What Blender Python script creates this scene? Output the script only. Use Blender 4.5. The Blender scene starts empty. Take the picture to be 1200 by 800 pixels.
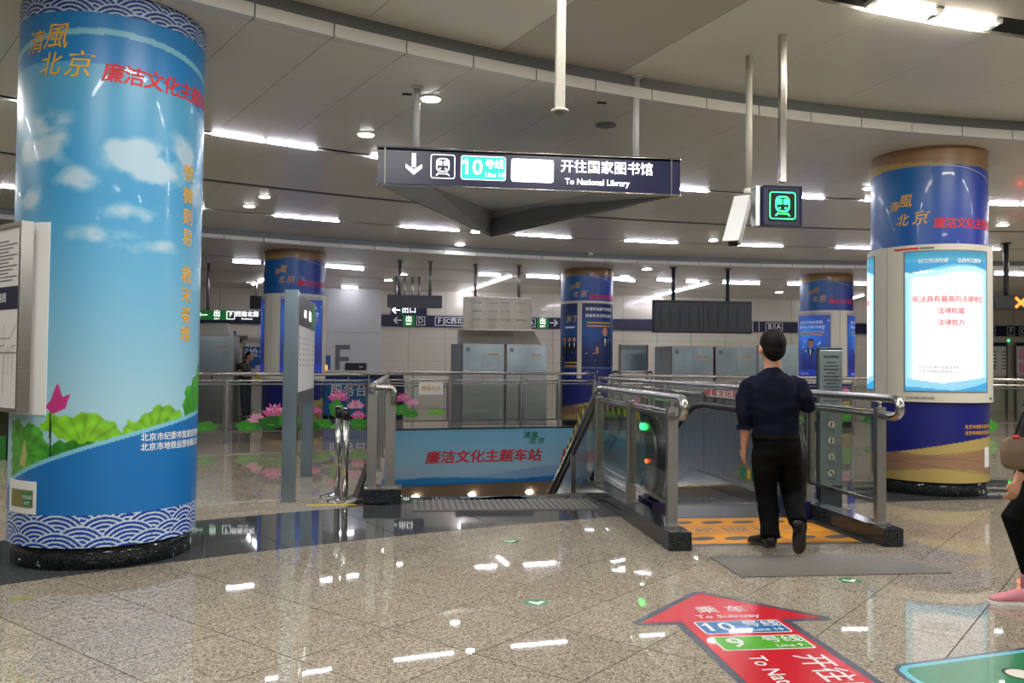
import bpy, bmesh, math, random
import numpy as np
from mathutils import Vector, Matrix
random.seed(7); rng = np.random.RandomState(7)
S = bpy.context.scene
COL = S.collection
PI = math.pi
# ------------------------------------------------ camera, world, exposure
CAM_H, YAW, PITCH, ROLL = 1.45, -0.1244, 0.028, 0.011
def _Rz(a): c, s = math.cos(a), math.sin(a); return np.array([[c, -s, 0], [s, c, 0], [0, 0, 1.]])
def _Rx(a): c, s = math.cos(a), math.sin(a); return np.array([[1., 0, 0], [0, c, -s], [0, s, c]])
RC = _Rz(YAW) @ _Rx(PI/2 + PITCH) @ _Rz(ROLL)
cd = bpy.data.cameras.new('camera'); cam = bpy.data.objects.new('camera', cd); COL.objects.link(cam)
M4 = Matrix.Identity(4)
for i in range(3):
    for j in range(3): M4[i][j] = RC[i][j]
M4.translation = Vector((0, 0, CAM_H)); cam.matrix_world = M4
cd.sensor_width = 36; cd.lens = 30; cd.clip_end = 300
S.camera = cam
W = bpy.data.worlds.new('hall_air'); S.world = W; W.use_nodes = True
W.node_tree.nodes['Background'].inputs[0].default_value = (.80, .85, .80, 1)
W.node_tree.nodes['Background'].inputs[1].default_value = 0.30
S.view_settings.view_transform = 'Standard'; S.view_settings.look = 'None'
S.view_settings.exposure = 1.05; S.view_settings.gamma = 1; S.view_settings.use_curve_mapping = False
TUBE_W = 30.0
def lamp_area(name, loc, rot, sx, sy, power, color=(1, .97, .92)):
    l = bpy.data.lights.new(name, 'AREA'); l.shape = 'RECTANGLE'; l.size = sx; l.size_y = sy; l.energy = power; l.color = color
    o = bpy.data.objects.new(name, l); o.location = loc; o.rotation_euler = rot; COL.objects.link(o); return o
# ------------------------------------------------ measuring helpers (pixel of the photo -> point of the hall)
CV = np.array([0, 0, CAM_H])
def ray(x, y): return RC @ np.array([(x-600)/1000., -(y-400)/1000., -1.])
def gp(x, y, z=0.): d = ray(x, y); return CV + d*((z-CAM_H)/d[2])
def ad(x, y, D): return CV + ray(x, y)*D
def onY(x, y, Y): d = ray(x, y); return CV + d*(Y/d[1])
def onX(x, y, X): d = ray(x, y); return CV + d*(X/d[0])
RCX, RCY = 7.43, -9.01            # centre of the round hall
def pol(R, a, z=0.): a = math.radians(a); return np.array([RCX + R*math.sin(a), RCY + R*math.cos(a), z])
# ------------------------------------------------ materials
def lin(c):
    if isinstance(c, str): c = [int(c[i:i+2], 16)/255. for i in (0, 2, 4)]
    return tuple(((v/12.92) if v <= .04045 else ((v+.055)/1.055)**2.4) for v in c)
MATS = {}
def mat(name, col=None, rough=.5, metal=0., emit=0., noise=0., nscale=20., attr=False, coat=0., bump=0., aniso=None, spec=.5):
    if name in MATS: return MATS[name]
    m = bpy.data.materials.new(name); m.use_nodes = True; nt = m.node_tree; b = nt.nodes['Principled BSDF']
    c = lin(col) if col is not None else (.5, .5, .5)
    b.inputs['Base Color'].default_value = (*c, 1); b.inputs['Roughness'].default_value = rough; b.inputs['Metallic'].default_value = metal
    b.inputs['Coat Weight'].default_value = coat; b.inputs['Specular IOR Level'].default_value = spec
    if emit: b.inputs['Emission Color'].default_value = (*c, 1); b.inputs['Emission Strength'].default_value = emit
    if attr:
        a = nt.nodes.new('ShaderNodeAttribute'); a.attribute_name = 'Col'
        nt.links.new(a.outputs['Color'], b.inputs['Base Color'])
        if emit: nt.links.new(a.outputs['Color'], b.inputs['Emission Color'])
    if noise or bump or aniso:
        tc = nt.nodes.new('ShaderNodeTexCoord'); n = nt.nodes.new('ShaderNodeTexNoise'); n.inputs['Scale'].default_value = nscale; n.inputs['Detail'].default_value = 3
        if aniso:
            mp = nt.nodes.new('ShaderNodeMapping'); mp.inputs['Scale'].default_value = aniso; nt.links.new(tc.outputs['Object'], mp.inputs[0]); nt.links.new(mp.outputs[0], n.inputs[0])
        else: nt.links.new(tc.outputs['Object'], n.inputs[0])
        if noise and not attr:
            r = nt.nodes.new('ShaderNodeMapRange'); r.inputs[1].default_value = .3; r.inputs[2].default_value = .7; r.inputs[3].default_value = 1-noise; r.inputs[4].default_value = 1+noise
            nt.links.new(n.outputs[0], r.inputs[0])
            x = nt.nodes.new('ShaderNodeVectorMath'); x.operation = 'SCALE'; x.inputs[0].default_value = c; nt.links.new(r.outputs[0], x.inputs['Scale']); nt.links.new(x.outputs[0], b.inputs['Base Color'])
        if aniso:
            r2 = nt.nodes.new('ShaderNodeMapRange'); r2.inputs[3].default_value = max(.05, rough-.1); r2.inputs[4].default_value = rough+.12; nt.links.new(n.outputs[0], r2.inputs[0]); nt.links.new(r2.outputs[0], b.inputs['Roughness'])
        if bump:
            bp = nt.nodes.new('ShaderNodeBump'); bp.inputs['Strength'].default_value = bump; bp.inputs['Distance'].default_value = .01; nt.links.new(n.outputs[0], bp.inputs['Height']); nt.links.new(bp.outputs[0], b.inputs['Normal'])
    MATS[name] = m; return m
def granite(name, c0, c1, c2, rough, scale, big=.08, perobj=.06):
    """speckled stone: three grain colours, slow cloudiness, slight change from slab to slab"""
    m = bpy.data.materials.new(name); m.use_nodes = True; nt = m.node_tree; b = nt.nodes['Principled BSDF']; L = nt.links.new
    g = nt.nodes.new('ShaderNodeNewGeometry'); v = nt.nodes.new('ShaderNodeTexVoronoi'); v.inputs['Scale'].default_value = scale; L(g.outputs['Position'], v.inputs['Vector'])
    sp = nt.nodes.new('ShaderNodeSeparateColor'); L(v.outputs['Color'], sp.inputs[0])
    cr = nt.nodes.new('ShaderNodeValToRGB'); e = cr.color_ramp.elements; e[0].color = (*lin(c0), 1); e[1].color = (*lin(c2), 1); x = e.new(.45); x.color = (*lin(c1), 1); L(sp.outputs[0], cr.inputs[0])
    n = nt.nodes.new('ShaderNodeTexNoise'); n.inputs['Scale'].default_value = 1.7; L(g.outputs['Position'], n.inputs['Vector'])
    oi = nt.nodes.new('ShaderNodeObjectInfo')
    a1 = nt.nodes.new('ShaderNodeMath'); a1.operation = 'MULTIPLY_ADD'; a1.inputs[1].default_value = big*2; a1.inputs[2].default_value = 1-big; L(n.outputs[0], a1.inputs[0])
    a2 = nt.nodes.new('ShaderNodeMath'); a2.operation = 'MULTIPLY_ADD'; a2.inputs[1].default_value = perobj*2; a2.inputs[2].default_value = 1-perobj; L(oi.outputs['Random'], a2.inputs[0])
    a3 = nt.nodes.new('ShaderNodeMath'); a3.operation = 'MULTIPLY'; L(a1.outputs[0], a3.inputs[0]); L(a2.outputs[0], a3.inputs[1])
    s = nt.nodes.new('ShaderNodeVectorMath'); s.operation = 'SCALE'; L(cr.outputs[0], s.inputs[0]); L(a3.outputs[0], s.inputs['Scale']); L(s.outputs[0], b.inputs['Base Color'])
    b.inputs['Roughness'].default_value = rough; b.inputs['Specular IOR Level'].default_value = .38
    MATS[name] = m; return m
def glassmat(name, tint, refl=.06, rough=.02):
    m = bpy.data.materials.new(name); m.use_nodes = True; nt = m.node_tree; nt.nodes.clear(); L = nt.links.new
    o = nt.nodes.new('ShaderNodeOutputMaterial'); t = nt.nodes.new('ShaderNodeBsdfTransparent'); t.inputs[0].default_value = (*lin(tint), 1)
    g = nt.nodes.new('ShaderNodeBsdfGlossy'); g.inputs['Roughness'].default_value = rough
    lw = nt.nodes.new('ShaderNodeLayerWeight'); lw.inputs[0].default_value = .25
    r = nt.nodes.new('ShaderNodeMapRange'); r.inputs[3].default_value = refl; r.inputs[4].default_value = .30; L(lw.outputs['Fresnel'], r.inputs[0])
    x = nt.nodes.new('ShaderNodeMixShader'); L(r.outputs[0], x.inputs[0]); L(t.outputs[0], x.inputs[1]); L(g.outputs[0], x.inputs[2]); L(x.outputs[0], o.inputs[0]); MATS[name] = m; return m
def perforated(name, col, holes=.55):
    """fine round holes in a metal ceiling panel"""
    m = bpy.data.materials.new(name); m.use_nodes = True; nt = m.node_tree; b = nt.nodes['Principled BSDF']; L = nt.links.new
    g = nt.nodes.new('ShaderNodeNewGeometry'); v = nt.nodes.new('ShaderNodeTexVoronoi'); v.inputs['Scale'].default_value = 45; v.inputs['Randomness'].default_value = 0; L(g.outputs['Position'], v.inputs['Vector'])
    c = nt.nodes.new('ShaderNodeValToRGB'); c.color_ramp.elements[0].position = .3; c.color_ramp.elements[1].position = .38
    k = lin(col); c.color_ramp.elements[0].color = (k[0]*holes, k[1]*holes, k[2]*holes, 1); c.color_ramp.elements[1].color = (*k, 1); L(v.outputs['Distance'], c.inputs[0]); L(c.outputs[0], b.inputs['Base Color'])
    b.inputs['Roughness'].default_value = .5; MATS[name] = m; return m
granite('floor_granite', '5e564a', '8f8677', 'b5ac9c', .02, 130)
granite('polished_beige', '8d8271', 'a59b88', 'b8ae9b', .02, 60, .05, .03)
granite('dark_granite', '24272a', '3c4043', '5a5e60', .03, 150, .15)
granite('black_granite', '0a0d0e', '191d1f', '3f464a', .12, 170, .1)
mat('joint', '4c463d', .8)
mat('steel', 'b9b8b4', .22, 1, aniso=(1, 1, 12)); mat('steel_satin', 'a3a4a4', .34, 1); mat('chrome', 'c4c4c2', .2, 1); mat('steel_dark', '858480', .38, 1); mat('sign_underside', '9ea2a4', .5); mat('grey_cream', 'a9a69b', .4)
mat('steel_brushed', 'a9abae', .33, 1, noise=.12, nscale=6, aniso=(3, 3, .5)); mat('steel_panel', '9fb0b8', .30, 1, noise=.15, nscale=2)
glassmat('rail_glass', 'f4f8f6', .015); glassmat('booth_glass', '9fb53a', .08)
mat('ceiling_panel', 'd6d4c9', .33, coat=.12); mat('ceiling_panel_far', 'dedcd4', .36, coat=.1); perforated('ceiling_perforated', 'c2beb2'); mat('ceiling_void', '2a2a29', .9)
mat('grey_trim', '74787a', .5); mat('white_trim', 'cfcfca', .4); mat('light_slot', '0d0d0d', .8)
mat('tube_light', 'f4f2ff', .5, emit=TUBE_W); mat('big_tube', 'fff6e4', .5, emit=40.); mat('down_light', 'ffffff', .5, emit=25.); mat('lamp_rim', 'dcdcd8', .4)
mat('wall_beige', 'd5cfc2', .14, coat=.3); mat('wall_joint', '8b8577', .8); mat('wall_white', 'c9cbcc', .35)
mat('navy', '0e143e', .35); mat('navy_sign', '060e40', .3); mat('white_print', 'f2f4f6', .5); mat('white_lit', 'ffffff', .5, emit=.7); mat('teal_lit', '18b39a', .5, emit=.75)
mat('cream_lit', 'fffbe8', .5, emit=1.8); mat('green_sign', '158a3c', .5, emit=.08); mat('green_neon', '2cf07a', .5, emit=2.2); mat('black_plastic', '15161a', .35); mat('dark_panel', '2b323c', .35)
mat('red_print', 'd42430', .5); mat('gold_print', 'e2ac34', .4); mat('green_print', '1c7a3c', .5); mat('blue_print', '1f66a8', .4); mat('grey_print', '6c7278', .6)
mat('rubber_black', '0b0b0c', .45); mat('yellow', 'e6c917', .5); mat('orange', 'd68f23', .55); mat('step_dark', '2a2623', .5, .4); mat('cream_panel', 'cfccc0', .4); mat('brown', '6f5a46', .5)
mat('wood_brown', '7d6851', .45); mat('paper', 'e4e4e2', .5); mat('leaf', '3f9a2c', .6); mat('leaf_light', '7cc24a', .6); mat('leaf_dark', '22701f', .6); mat('pink', 'e0559c', .6); mat('pink_light', 'f3a7c9', .6)
mat('red_floor', 'c02430', .22, coat=.3); mat('arrow_border', '4a4c5c', .25, coat=.3); mat('green_floor', '1d7a4c', .25, coat=.3); mat('cyan_floor', '5fb6c8', .25, coat=.3); mat('blue_floor', '2a6ea8', .25, coat=.3); mat('lime_floor', '55a52e', .25, coat=.3); mat('white_floor', 'd8dadb', .3)
mat('painted', None, .35, attr=True, coat=.1); mat('painted_lit', None, .4, attr=True, emit=.42); mat('painted_bright', None, .4, attr=True, emit=.58)
for n_ in ('painted_lit', 'painted_bright'):
    nt_ = MATS[n_].node_tree; nt_.links.remove(nt_.nodes['Principled BSDF'].inputs['Base Color'].links[0]); nt_.nodes['Principled BSDF'].inputs['Base Color'].default_value = (.03, .03, .03, 1)
mat('tube_far', 'f4f2ff', .5, emit=20.)
mat('skin', 'c08a6e', .55); mat('hair', '070505', .7, spec=.2, noise=.4, nscale=60, bump=.6); mat('shirt_navy', '080e22', .85, noise=.1, nscale=8, spec=.15); mat('trousers', '050506', .85, spec=.12); mat('shoe', '0c0b0b', .3); mat('sole', '3a3431', .8); mat('belt', '0a0908', .6, spec=.15)
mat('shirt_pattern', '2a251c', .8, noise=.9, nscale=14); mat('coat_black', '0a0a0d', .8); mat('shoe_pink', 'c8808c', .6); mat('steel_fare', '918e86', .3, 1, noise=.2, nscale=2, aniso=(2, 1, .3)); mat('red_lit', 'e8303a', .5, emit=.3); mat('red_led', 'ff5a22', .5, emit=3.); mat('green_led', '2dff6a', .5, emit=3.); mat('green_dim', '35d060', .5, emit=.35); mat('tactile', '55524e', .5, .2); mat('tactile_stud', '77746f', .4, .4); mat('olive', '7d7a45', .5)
# ------------------------------------------------ mesh builder
class MB:
    def __init__(s): s.v = []; s.f = []; s.mi = []; s.mats = []; s.cur = 0; s.smooth = []; s.sm = False
    def m(s, name):
        if name not in s.mats: s.mats.append(name)
        s.cur = s.mats.index(name); return s
    def add(s, vs, fs):
        n = len(s.v); s.v += [tuple(float(c) for c in v) for v in vs]
        for f in fs: s.f.append(tuple(i+n for i in f)); s.mi.append(s.cur); s.smooth.append(s.sm)
        return s
    def box(s, c, d, rz=0., T=None):
        x, y, z = d[0]/2, d[1]/2, d[2]/2; vs = [(i*x, j*y, k*z) for i in (-1, 1) for j in (-1, 1) for k in (-1, 1)]
        if rz: ca, sa = math.cos(rz), math.sin(rz); vs = [(ca*a-sa*b, sa*a+ca*b, k) for a, b, k in vs]
        if T is not None: vs = [tuple(T @ Vector(v)) for v in vs]
        vs = [(a+c[0], b+c[1], k+c[2]) for a, b, k in vs]
        sm = s.sm; s.sm = False; s.add(vs, [(0, 1, 3, 2), (4, 6, 7, 5), (0, 4, 5, 1), (2, 3, 7, 6), (0, 2, 6, 4), (1, 5, 7, 3)]); s.sm = sm; return s
    def bb(s, a, b): return s.box([(a[i]+b[i])/2 for i in range(3)], [abs(b[i]-a[i]) for i in range(3)])
    def prism(s, poly, z0, z1):
        n = len(poly); s.add([(p[0], p[1], z0) for p in poly]+[(p[0], p[1], z1) for p in poly], [tuple(range(n-1, -1, -1)), tuple(range(n, 2*n))]+[(i, (i+1) % n, n+(i+1) % n, n+i) for i in range(n)]); return s
    def tube(s, pts, r, n=10, cap=True):
        P = [Vector(p) for p in pts]; rr = r if isinstance(r, (list, tuple)) else [r]*len(P); vs = []; sm = s.sm; s.sm = True
        t0 = (P[1]-P[0]).normalized(); up = Vector((0, 0, 1)) if abs(t0.z) < .9 else Vector((1, 0, 0)); u = t0.cross(up).normalized()
        for i, p in enumerate(P):
            a = (P[i]-P[i-1]).normalized() if i else t0; b = (P[i+1]-P[i]).normalized() if i < len(P)-1 else a
            t = (a+b).normalized() if (a+b).length > 1e-6 else a
            u = (u - t*u.dot(t)).normalized(); w = t.cross(u); k = 1/max(.5, math.sqrt(max(.01, (1+a.dot(b))/2)))
            for j in range(n): q = 2*PI*j/n; vs.append(p+(u*math.cos(q)+w*math.sin(q))*rr[i]*(k if False else 1))
        m = len(P); fs = [(i*n+j, i*n+(j+1) % n, (i+1)*n+(j+1) % n, (i+1)*n+j) for i in range(m-1) for j in range(n)]
        s.add(vs, fs); s.sm = False
        if cap: k0 = len(s.v)-m*n; s.f += [tuple(k0+j for j in range(n-1, -1, -1)), tuple(k0+(m-1)*n+j for j in range(n))]; s.mi += [s.cur]*2; s.smooth += [False]*2
        s.sm = sm; return s
    def cyl(s, c, r, z0, z1, n=24, r2=None): return s.tube([(c[0], c[1], z0), (c[0], c[1], z1)], [r, r if r2 is None else r2], n)
    def sector(s, R0, R1, a0, a1, z0, z1, n=2):
        a = [a0+(a1-a0)*i/n for i in range(n+1)]; vs = []
        for t in a: vs += [pol(R0, t, z0), pol(R1, t, z0), pol(R1, t, z1), pol(R0, t, z1)]
        fs = [(0, 3, 2, 1), (4*n, 4*n+1, 4*n+2, 4*n+3)]
        for i in range(n):
            k = 4*i
            for j in range(4): fs.append((k+j, k+(j+1) % 4, k+4+(j+1) % 4, k+4+j))
        return s.add(vs, fs)
    def text(s, string, size, fn, bold=0., align='CENTER', spacing=1., slant=0.):
        vs, fs = glyphs(string, size, bold, align, spacing, slant); m = len(vs)//(1 if bold == 0 else 4); e = size*.05
        for c in range(1 if bold == 0 else 4):
            w = []
            for u, v in vs[c*m:(c+1)*m]:
                p = np.array(fn(u, v), float)
                if c: n = np.cross(np.array(fn(u+e, v), float)-p, np.array(fn(u, v+e), float)-p); p = p+n/(np.linalg.norm(n)+1e-12)*.0004*c
                w.append(p)
            s.add(w, [tuple(i-c*m for i in f) for f in fs[c*len(fs)//(1 if bold == 0 else 4):(c+1)*len(fs)//(1 if bold == 0 else 4)]])
        return s
    def build(s, name, parent=None, mats=None, loc=None, bevel=0.):
        me = bpy.data.meshes.new(name); me.from_pydata(s.v, [], s.f)
        for m_ in (mats or s.mats): me.materials.append(MATS[m_])
        me.polygons.foreach_set('material_index', s.mi); me.polygons.foreach_set('use_smooth', s.smooth); me.update()
        o = bpy.data.objects.new(name, me); COL.objects.link(o)
        if parent is not None:
            o.parent = parent
            o.matrix_parent_inverse = parent.matrix_world.inverted()
        if bevel: b = o.modifiers.new('bevel', 'BEVEL'); b.width = bevel; b.segments = 2; b.limit_method = 'ANGLE'
        return o
GC = {}
def glyphs(string, size, bold, align, spacing, slant):
    key = (string, size, bold, align, spacing, slant)
    if key in GC: return GC[key]
    cu = bpy.data.curves.new('t', 'FONT'); cu.body = string; cu.size = size; cu.align_x = align; cu.align_y = 'CENTER'; cu.resolution_u = 2; cu.space_character = spacing; cu.shear = slant; cu.fill_mode = 'FRONT'
    o = bpy.data.objects.new('t', cu); COL.objects.link(o)
    me = bpy.data.meshes.new_from_object(o, depsgraph=None)
    v0 = [(v.co.x, v.co.y) for v in me.vertices]; f0 = [tuple(p.vertices) for p in me.polygons]; vs, fs = [], []
    k = bold*size*.95
    for dx, dy in (((0, 0),) if bold == 0 else ((-k, -k), (k, -k), (-k, k), (k, k))): n = len(vs); vs += [(x+dx, y+dy) for x, y in v0]; fs += [tuple(i+n for i in f) for f in f0]
    r = (vs, fs)
    bpy.data.objects.remove(o); bpy.data.curves.remove(cu); bpy.data.meshes.remove(me); GC[key] = r; return r
def tag(o, label, cat, group=None, kind=None):
    o['label'] = label; o['category'] = cat
    if group: o['group'] = group
    if kind: o['kind'] = kind
    return o
def thing(name, label, cat, loc=(0, 0, 0), group=None):
    o = bpy.data.objects.new(name, None); COL.objects.link(o); o.location = Vector([float(c) for c in loc]); o.empty_display_size = .1
    o.matrix_world = Matrix.Translation(o.location); return tag(o, label, cat, group)
ORD = ('first', 'second', 'third', 'fourth', 'fifth', 'sixth', 'seventh', 'eighth', 'ninth', 'tenth', 'eleventh', 'twelfth', 'thirteenth', 'fourteenth')
def pieces(name, parent, m, boxes):
    for c, d in boxes: MB().m(m).box(c, d).build(name, parent)
def struct(o, label=None):
    o['kind'] = 'structure'
    if label: o['label'] = label
    return o
def part(name, parent, m, *boxes, bevel=0.):
    b = MB(); b.m(m)
    for x in boxes: b.bb(*x)
    return b.build(name, parent, bevel=bevel)
def plane_fn(o, ux, uy, off=0.):
    o = np.array(o, float); ux = np.array(ux, float); ux /= np.linalg.norm(ux); uy = np.array(uy, float); uy /= np.linalg.norm(uy); n = np.cross(ux, uy)
    return lambda u, v: o+ux*u+uy*v+n*off
def cyl_fn(c, R, phi): return lambda u, v: (c[0]+R*math.cos(phi+u/R), c[1]+R*math.sin(phi+u/R), v)
def shift(fn, du, dv): return lambda u, v: fn(u+du, v+dv)
def rect_fn(mb, fn, u0, v0, u1, v1, n=1):
    for i in range(n):
        a = u0+(u1-u0)*i/n; b = u0+(u1-u0)*(i+1)/n; mb.add([fn(a, v0), fn(b, v0), fn(b, v1), fn(a, v1)], [(0, 1, 2, 3)])
    return mb
def poly_fn(mb, fn, pts):
    c = (sum(p[0] for p in pts)/len(pts), sum(p[1] for p in pts)/len(pts)); n = len(pts)
    return mb.add([fn(*c)]+[fn(*p) for p in pts], [(0, 1+i, 1+(i+1) % n) for i in range(n)])
def line_fn(mb, fn, pts, w):
    for (a, b), (c, d) in zip(pts[:-1], pts[1:]):
        L = math.hypot(c-a, d-b) or 1; nx, ny = -(d-b)/L*w/2, (c-a)/L*w/2
        mb.add([fn(a-nx, b-ny), fn(c-nx, d-ny), fn(c+nx, d+ny), fn(a+nx, b+ny)], [(0, 1, 2, 3)])
    return mb
# ------------------------------------------------ painted print (colours stored per point on a fine grid)
def painted(name, parent, us, zs, fn, colfn, m='painted'):
    nu, nz = len(us), len(zs); U, Z = np.meshgrid(us, zs); U = U.ravel(); Z = Z.ravel()
    P = np.array([fn(a, b) for a, b in zip(U, Z)]); c = np.clip(colfn(U, Z), 0, 1)
    c = np.where(c <= .04045, c/12.92, ((c+.055)/1.055)**2.4)
    i = (np.arange(nz-1)[:, None]*nu+np.arange(nu-1)[None]).ravel(); F = np.stack([i, i+1, i+nu+1, i+nu], 1)
    me = bpy.data.meshes.new(name); me.vertices.add(len(P)); me.vertices.foreach_set('co', P.ravel()); me.loops.add(F.size); me.loops.foreach_set('vertex_index', F.ravel().astype(np.int32))
    me.polygons.add(len(F)); me.polygons.foreach_set('loop_start', np.arange(0, F.size, 4, dtype=np.int32)); me.polygons.foreach_set('use_smooth', np.ones(len(F), bool))
    at = me.color_attributes.new('Col', 'FLOAT_COLOR', 'POINT'); at.data.foreach_set('color', np.c_[c, np.ones(len(c))].ravel()); me.materials.append(MATS[m]); me.update(); me.validate()
    o = bpy.data.objects.new(name, me); COL.objects.link(o)
    if parent is not None: o.parent = parent; o.matrix_parent_inverse = parent.matrix_world.inverted()
    return o
def vnoise(x, y, s, seed=0):
    r = np.random.RandomState(seed).rand(64, 64); x = x/s; y = y/s; xi = np.floor(x).astype(int); yi = np.floor(y).astype(int); fx = x-xi; fy = y-yi; fx = fx*fx*(3-2*fx); fy = fy*fy*(3-2*fy)
    g = lambda a, b: r[a % 64, b % 64]
    return (g(xi, yi)*(1-fx)+g(xi+1, yi)*fx)*(1-fy)+(g(xi, yi+1)*(1-fx)+g(xi+1, yi+1)*fx)*fy
def fbm(x, y, s, seed=0): return sum(vnoise(x+i*7.3, y-i*3.1, s/2**i, seed+i)*.5**i for i in range(4))/1.875
def H(h): return np.array([int(h[i:i+2], 16)/255. for i in (0, 2, 4)])
def mix(a, b, t): t = np.clip(t, 0, 1)[:, None]; return a*(1-t)+b*t
def inpoly(U, Z, poly):
    r = np.zeros(len(U), bool); n = len(poly)
    for i in range(n):
        x0, y0 = poly[i]; x1, y1 = poly[(i+1) % n]
        if y0 == y1: continue
        r ^= ((y0 > Z) != (y1 > Z)) & (U < (x1-x0)*(Z-y0)/(y1-y0)+x0)
    return r
def waves(U, Z, zb, r=.21, dy=.068):
    """overlapping scale waves: each point takes the front-most circle that covers it"""
    out = np.ones(len(U)); done = np.zeros(len(U), bool)
    for k in range(-2, 12):
        zc = zb+(k-1.2)*dy; off = (k % 2)*.5; p = r*1.5
        j = np.round(U/p-off); d = np.hypot(U-(j+off)*p, (Z-zc)*1.15); rr = r*(.85+.3*((j*7+k*3) % 5)/5.)
        hit = (~done) & (d < rr); out[hit] = ((rr[hit]-d[hit]) % .034 > .0125).astype(float); done |= hit
    return out
def art_left(U, Z):
    n = len(U); c = np.zeros((n, 3))+H('1b86c9')
    z2 = 3.54-.13*(U+.4)**2; zl = 3.76-.16*U**2
    t = (Z-1.1)/2.4; sky = mix(H('b4d8e6')+np.zeros((n, 3)), H('4aa3d4')+np.zeros((n, 3)), t*1.6); sky = mix(sky, H('5fb0d6')+np.zeros((n, 3)), (Z-2.9)/.6)
    cl = np.zeros(n)
    for u, z, a, b, s in ((-.46, 3.0, .2, .17, 1.), (-.62, 2.93, .18, .12, 1), (.12, 2.92, .24, .13, 1.1), (.35, 2.83, .24, .13, 1.1), (.55, 3.0, .15, .16, .7), (-.25, 2.7, .13, .08, 1.), (.15, 2.5, .22, .07, .6), (-.05, 2.33, .28, .06, .6), (.25, 2.27, .3, .06, .55), (-.6, 2.58, .12, .1, .7), (.72, 2.75, .2, .12, .8), (1.3, 2.6, .4, .2, 1), (-1.4, 2.7, .4, .2, 1)):
        cl = np.maximum(cl, s*np.exp(-(((U-u)/a)**2+((Z-z)/b)**2)))
    cl = np.clip((cl*.75+1.3*(fbm(U+3, Z*1.4, .17, 3)-.5)*np.sqrt(np.clip(cl, 0, 1))-.17)*2.6, 0, .88); sky = mix(sky, H('d3dee8')+np.zeros((n, 3)), cl)
    c = np.where((Z < z2)[:, None], sky, c)
    c[np.abs(Z-zl) < .022] = H('8cc9de')
    zs = .905+.29*U-.1*U**2
    # lotus leaves
    def leaf(poly, base, cx, cz, seed):
        nonlocal c
        m = inpoly(U+.012*np.sin(Z*70+seed), Z+.012*np.sin(U*60+seed), poly)
        a = np.arctan2(Z-cz, U-cx); d = np.hypot(U-cx, Z-cz); v = np.abs(np.sin(a*7+seed))**.35; f = .62+.35*fbm(U, Z, .08, seed)+.30*v+.25*(d/.35)*.4+.10*np.sin(d*60+3*a)*.6
        k = base*f[:, None]; c = np.where(m[:, None], k, c)
    leaf([(-.78, .62), (-.8, 1.0), (-.72, 1.04), (-.6, .99), (-.5, 1.02), (-.4, .9), (-.36, .74), (-.5, .66), (-.6, .6)], H('4f9e33'), -.6, .8, 1)
    leaf([(-.47, 1.0), (-.38, 1.085), (-.25, 1.06), (-.1, 1.10), (.0, 1.04), (.08, .98), (.1, .93), (-.05, .88), (-.2, .86), (-.33, .93)], H('7cb82a'), -.15, .85, 2)
    leaf([(-.42, .84), (-.3, .9), (-.12, .88), (.02, .9), (-.1, .8), (-.3, .75), (-.4, .76)], H('2f7c22'), -.2, .75, 5)
    leaf([(.1, .93), (.12, 1.02), (.22, 1.04), (.3, 1.12), (.42, 1.14), (.5, 1.1), (.58, 1.06), (.6, 1.0), (.35, .95), (.2, .9)], H('79b52c'), .33, .9, 3)
    leaf([(.58, 1.1), (.62, 1.25), (.72, 1.3), (.9, 1.45), (1.0, 1.2), (.85, 1.0), (.66, 1.0)], H('3f9a2a'), .75, 1.0, 4)
    leaf([(1.0, .9), (1.1, 1.2), (1.4, 1.3), (1.7, 1.1), (1.6, .8)], H('4f9e33'), 1.3, .9, 6); leaf([(-1.7, .8), (-1.6, 1.2), (-1.2, 1.1), (-1, .8)], H('4f9e33'), -1.4, .9, 7)
    c[inpoly(U, Z, [(-.42, 1.13), (-.38, 1.17), (-.33, 1.3), (-.29, 1.2), (-.24, 1.22), (-.27, 1.12), (-.36, 1.08)])] = H('d63a86')
    c[inpoly(U, Z, [(-.66, .72), (-.63, .8), (-.6, .9), (-.57, .8), (-.59, .7)])] = H('c9c06a')
    c[(np.abs(U+.37+.03*(Z-.8)) < .008) & (Z < 1.1) & (Z > .7)] = H('23461f')
    b = Z < zs; c[b] = H('1577c0'); c[b & (Z > zs-.03)] = H('8fd0e2')
    top = Z > 3.893; bot = Z < .385
    w1 = waves(U, Z, 3.893)[:, None]; w2 = waves(U, Z, .16)[:, None]
    c = np.where(top[:, None], w1*H('0d3590')+(1-w1)*H('cfd8e6'), c); c = np.where(bot[:, None], w2*H('0c3fa6')+(1-w2)*H('e4ebf4'), c)
    return c*np.array([.86, .91, .93])
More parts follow.
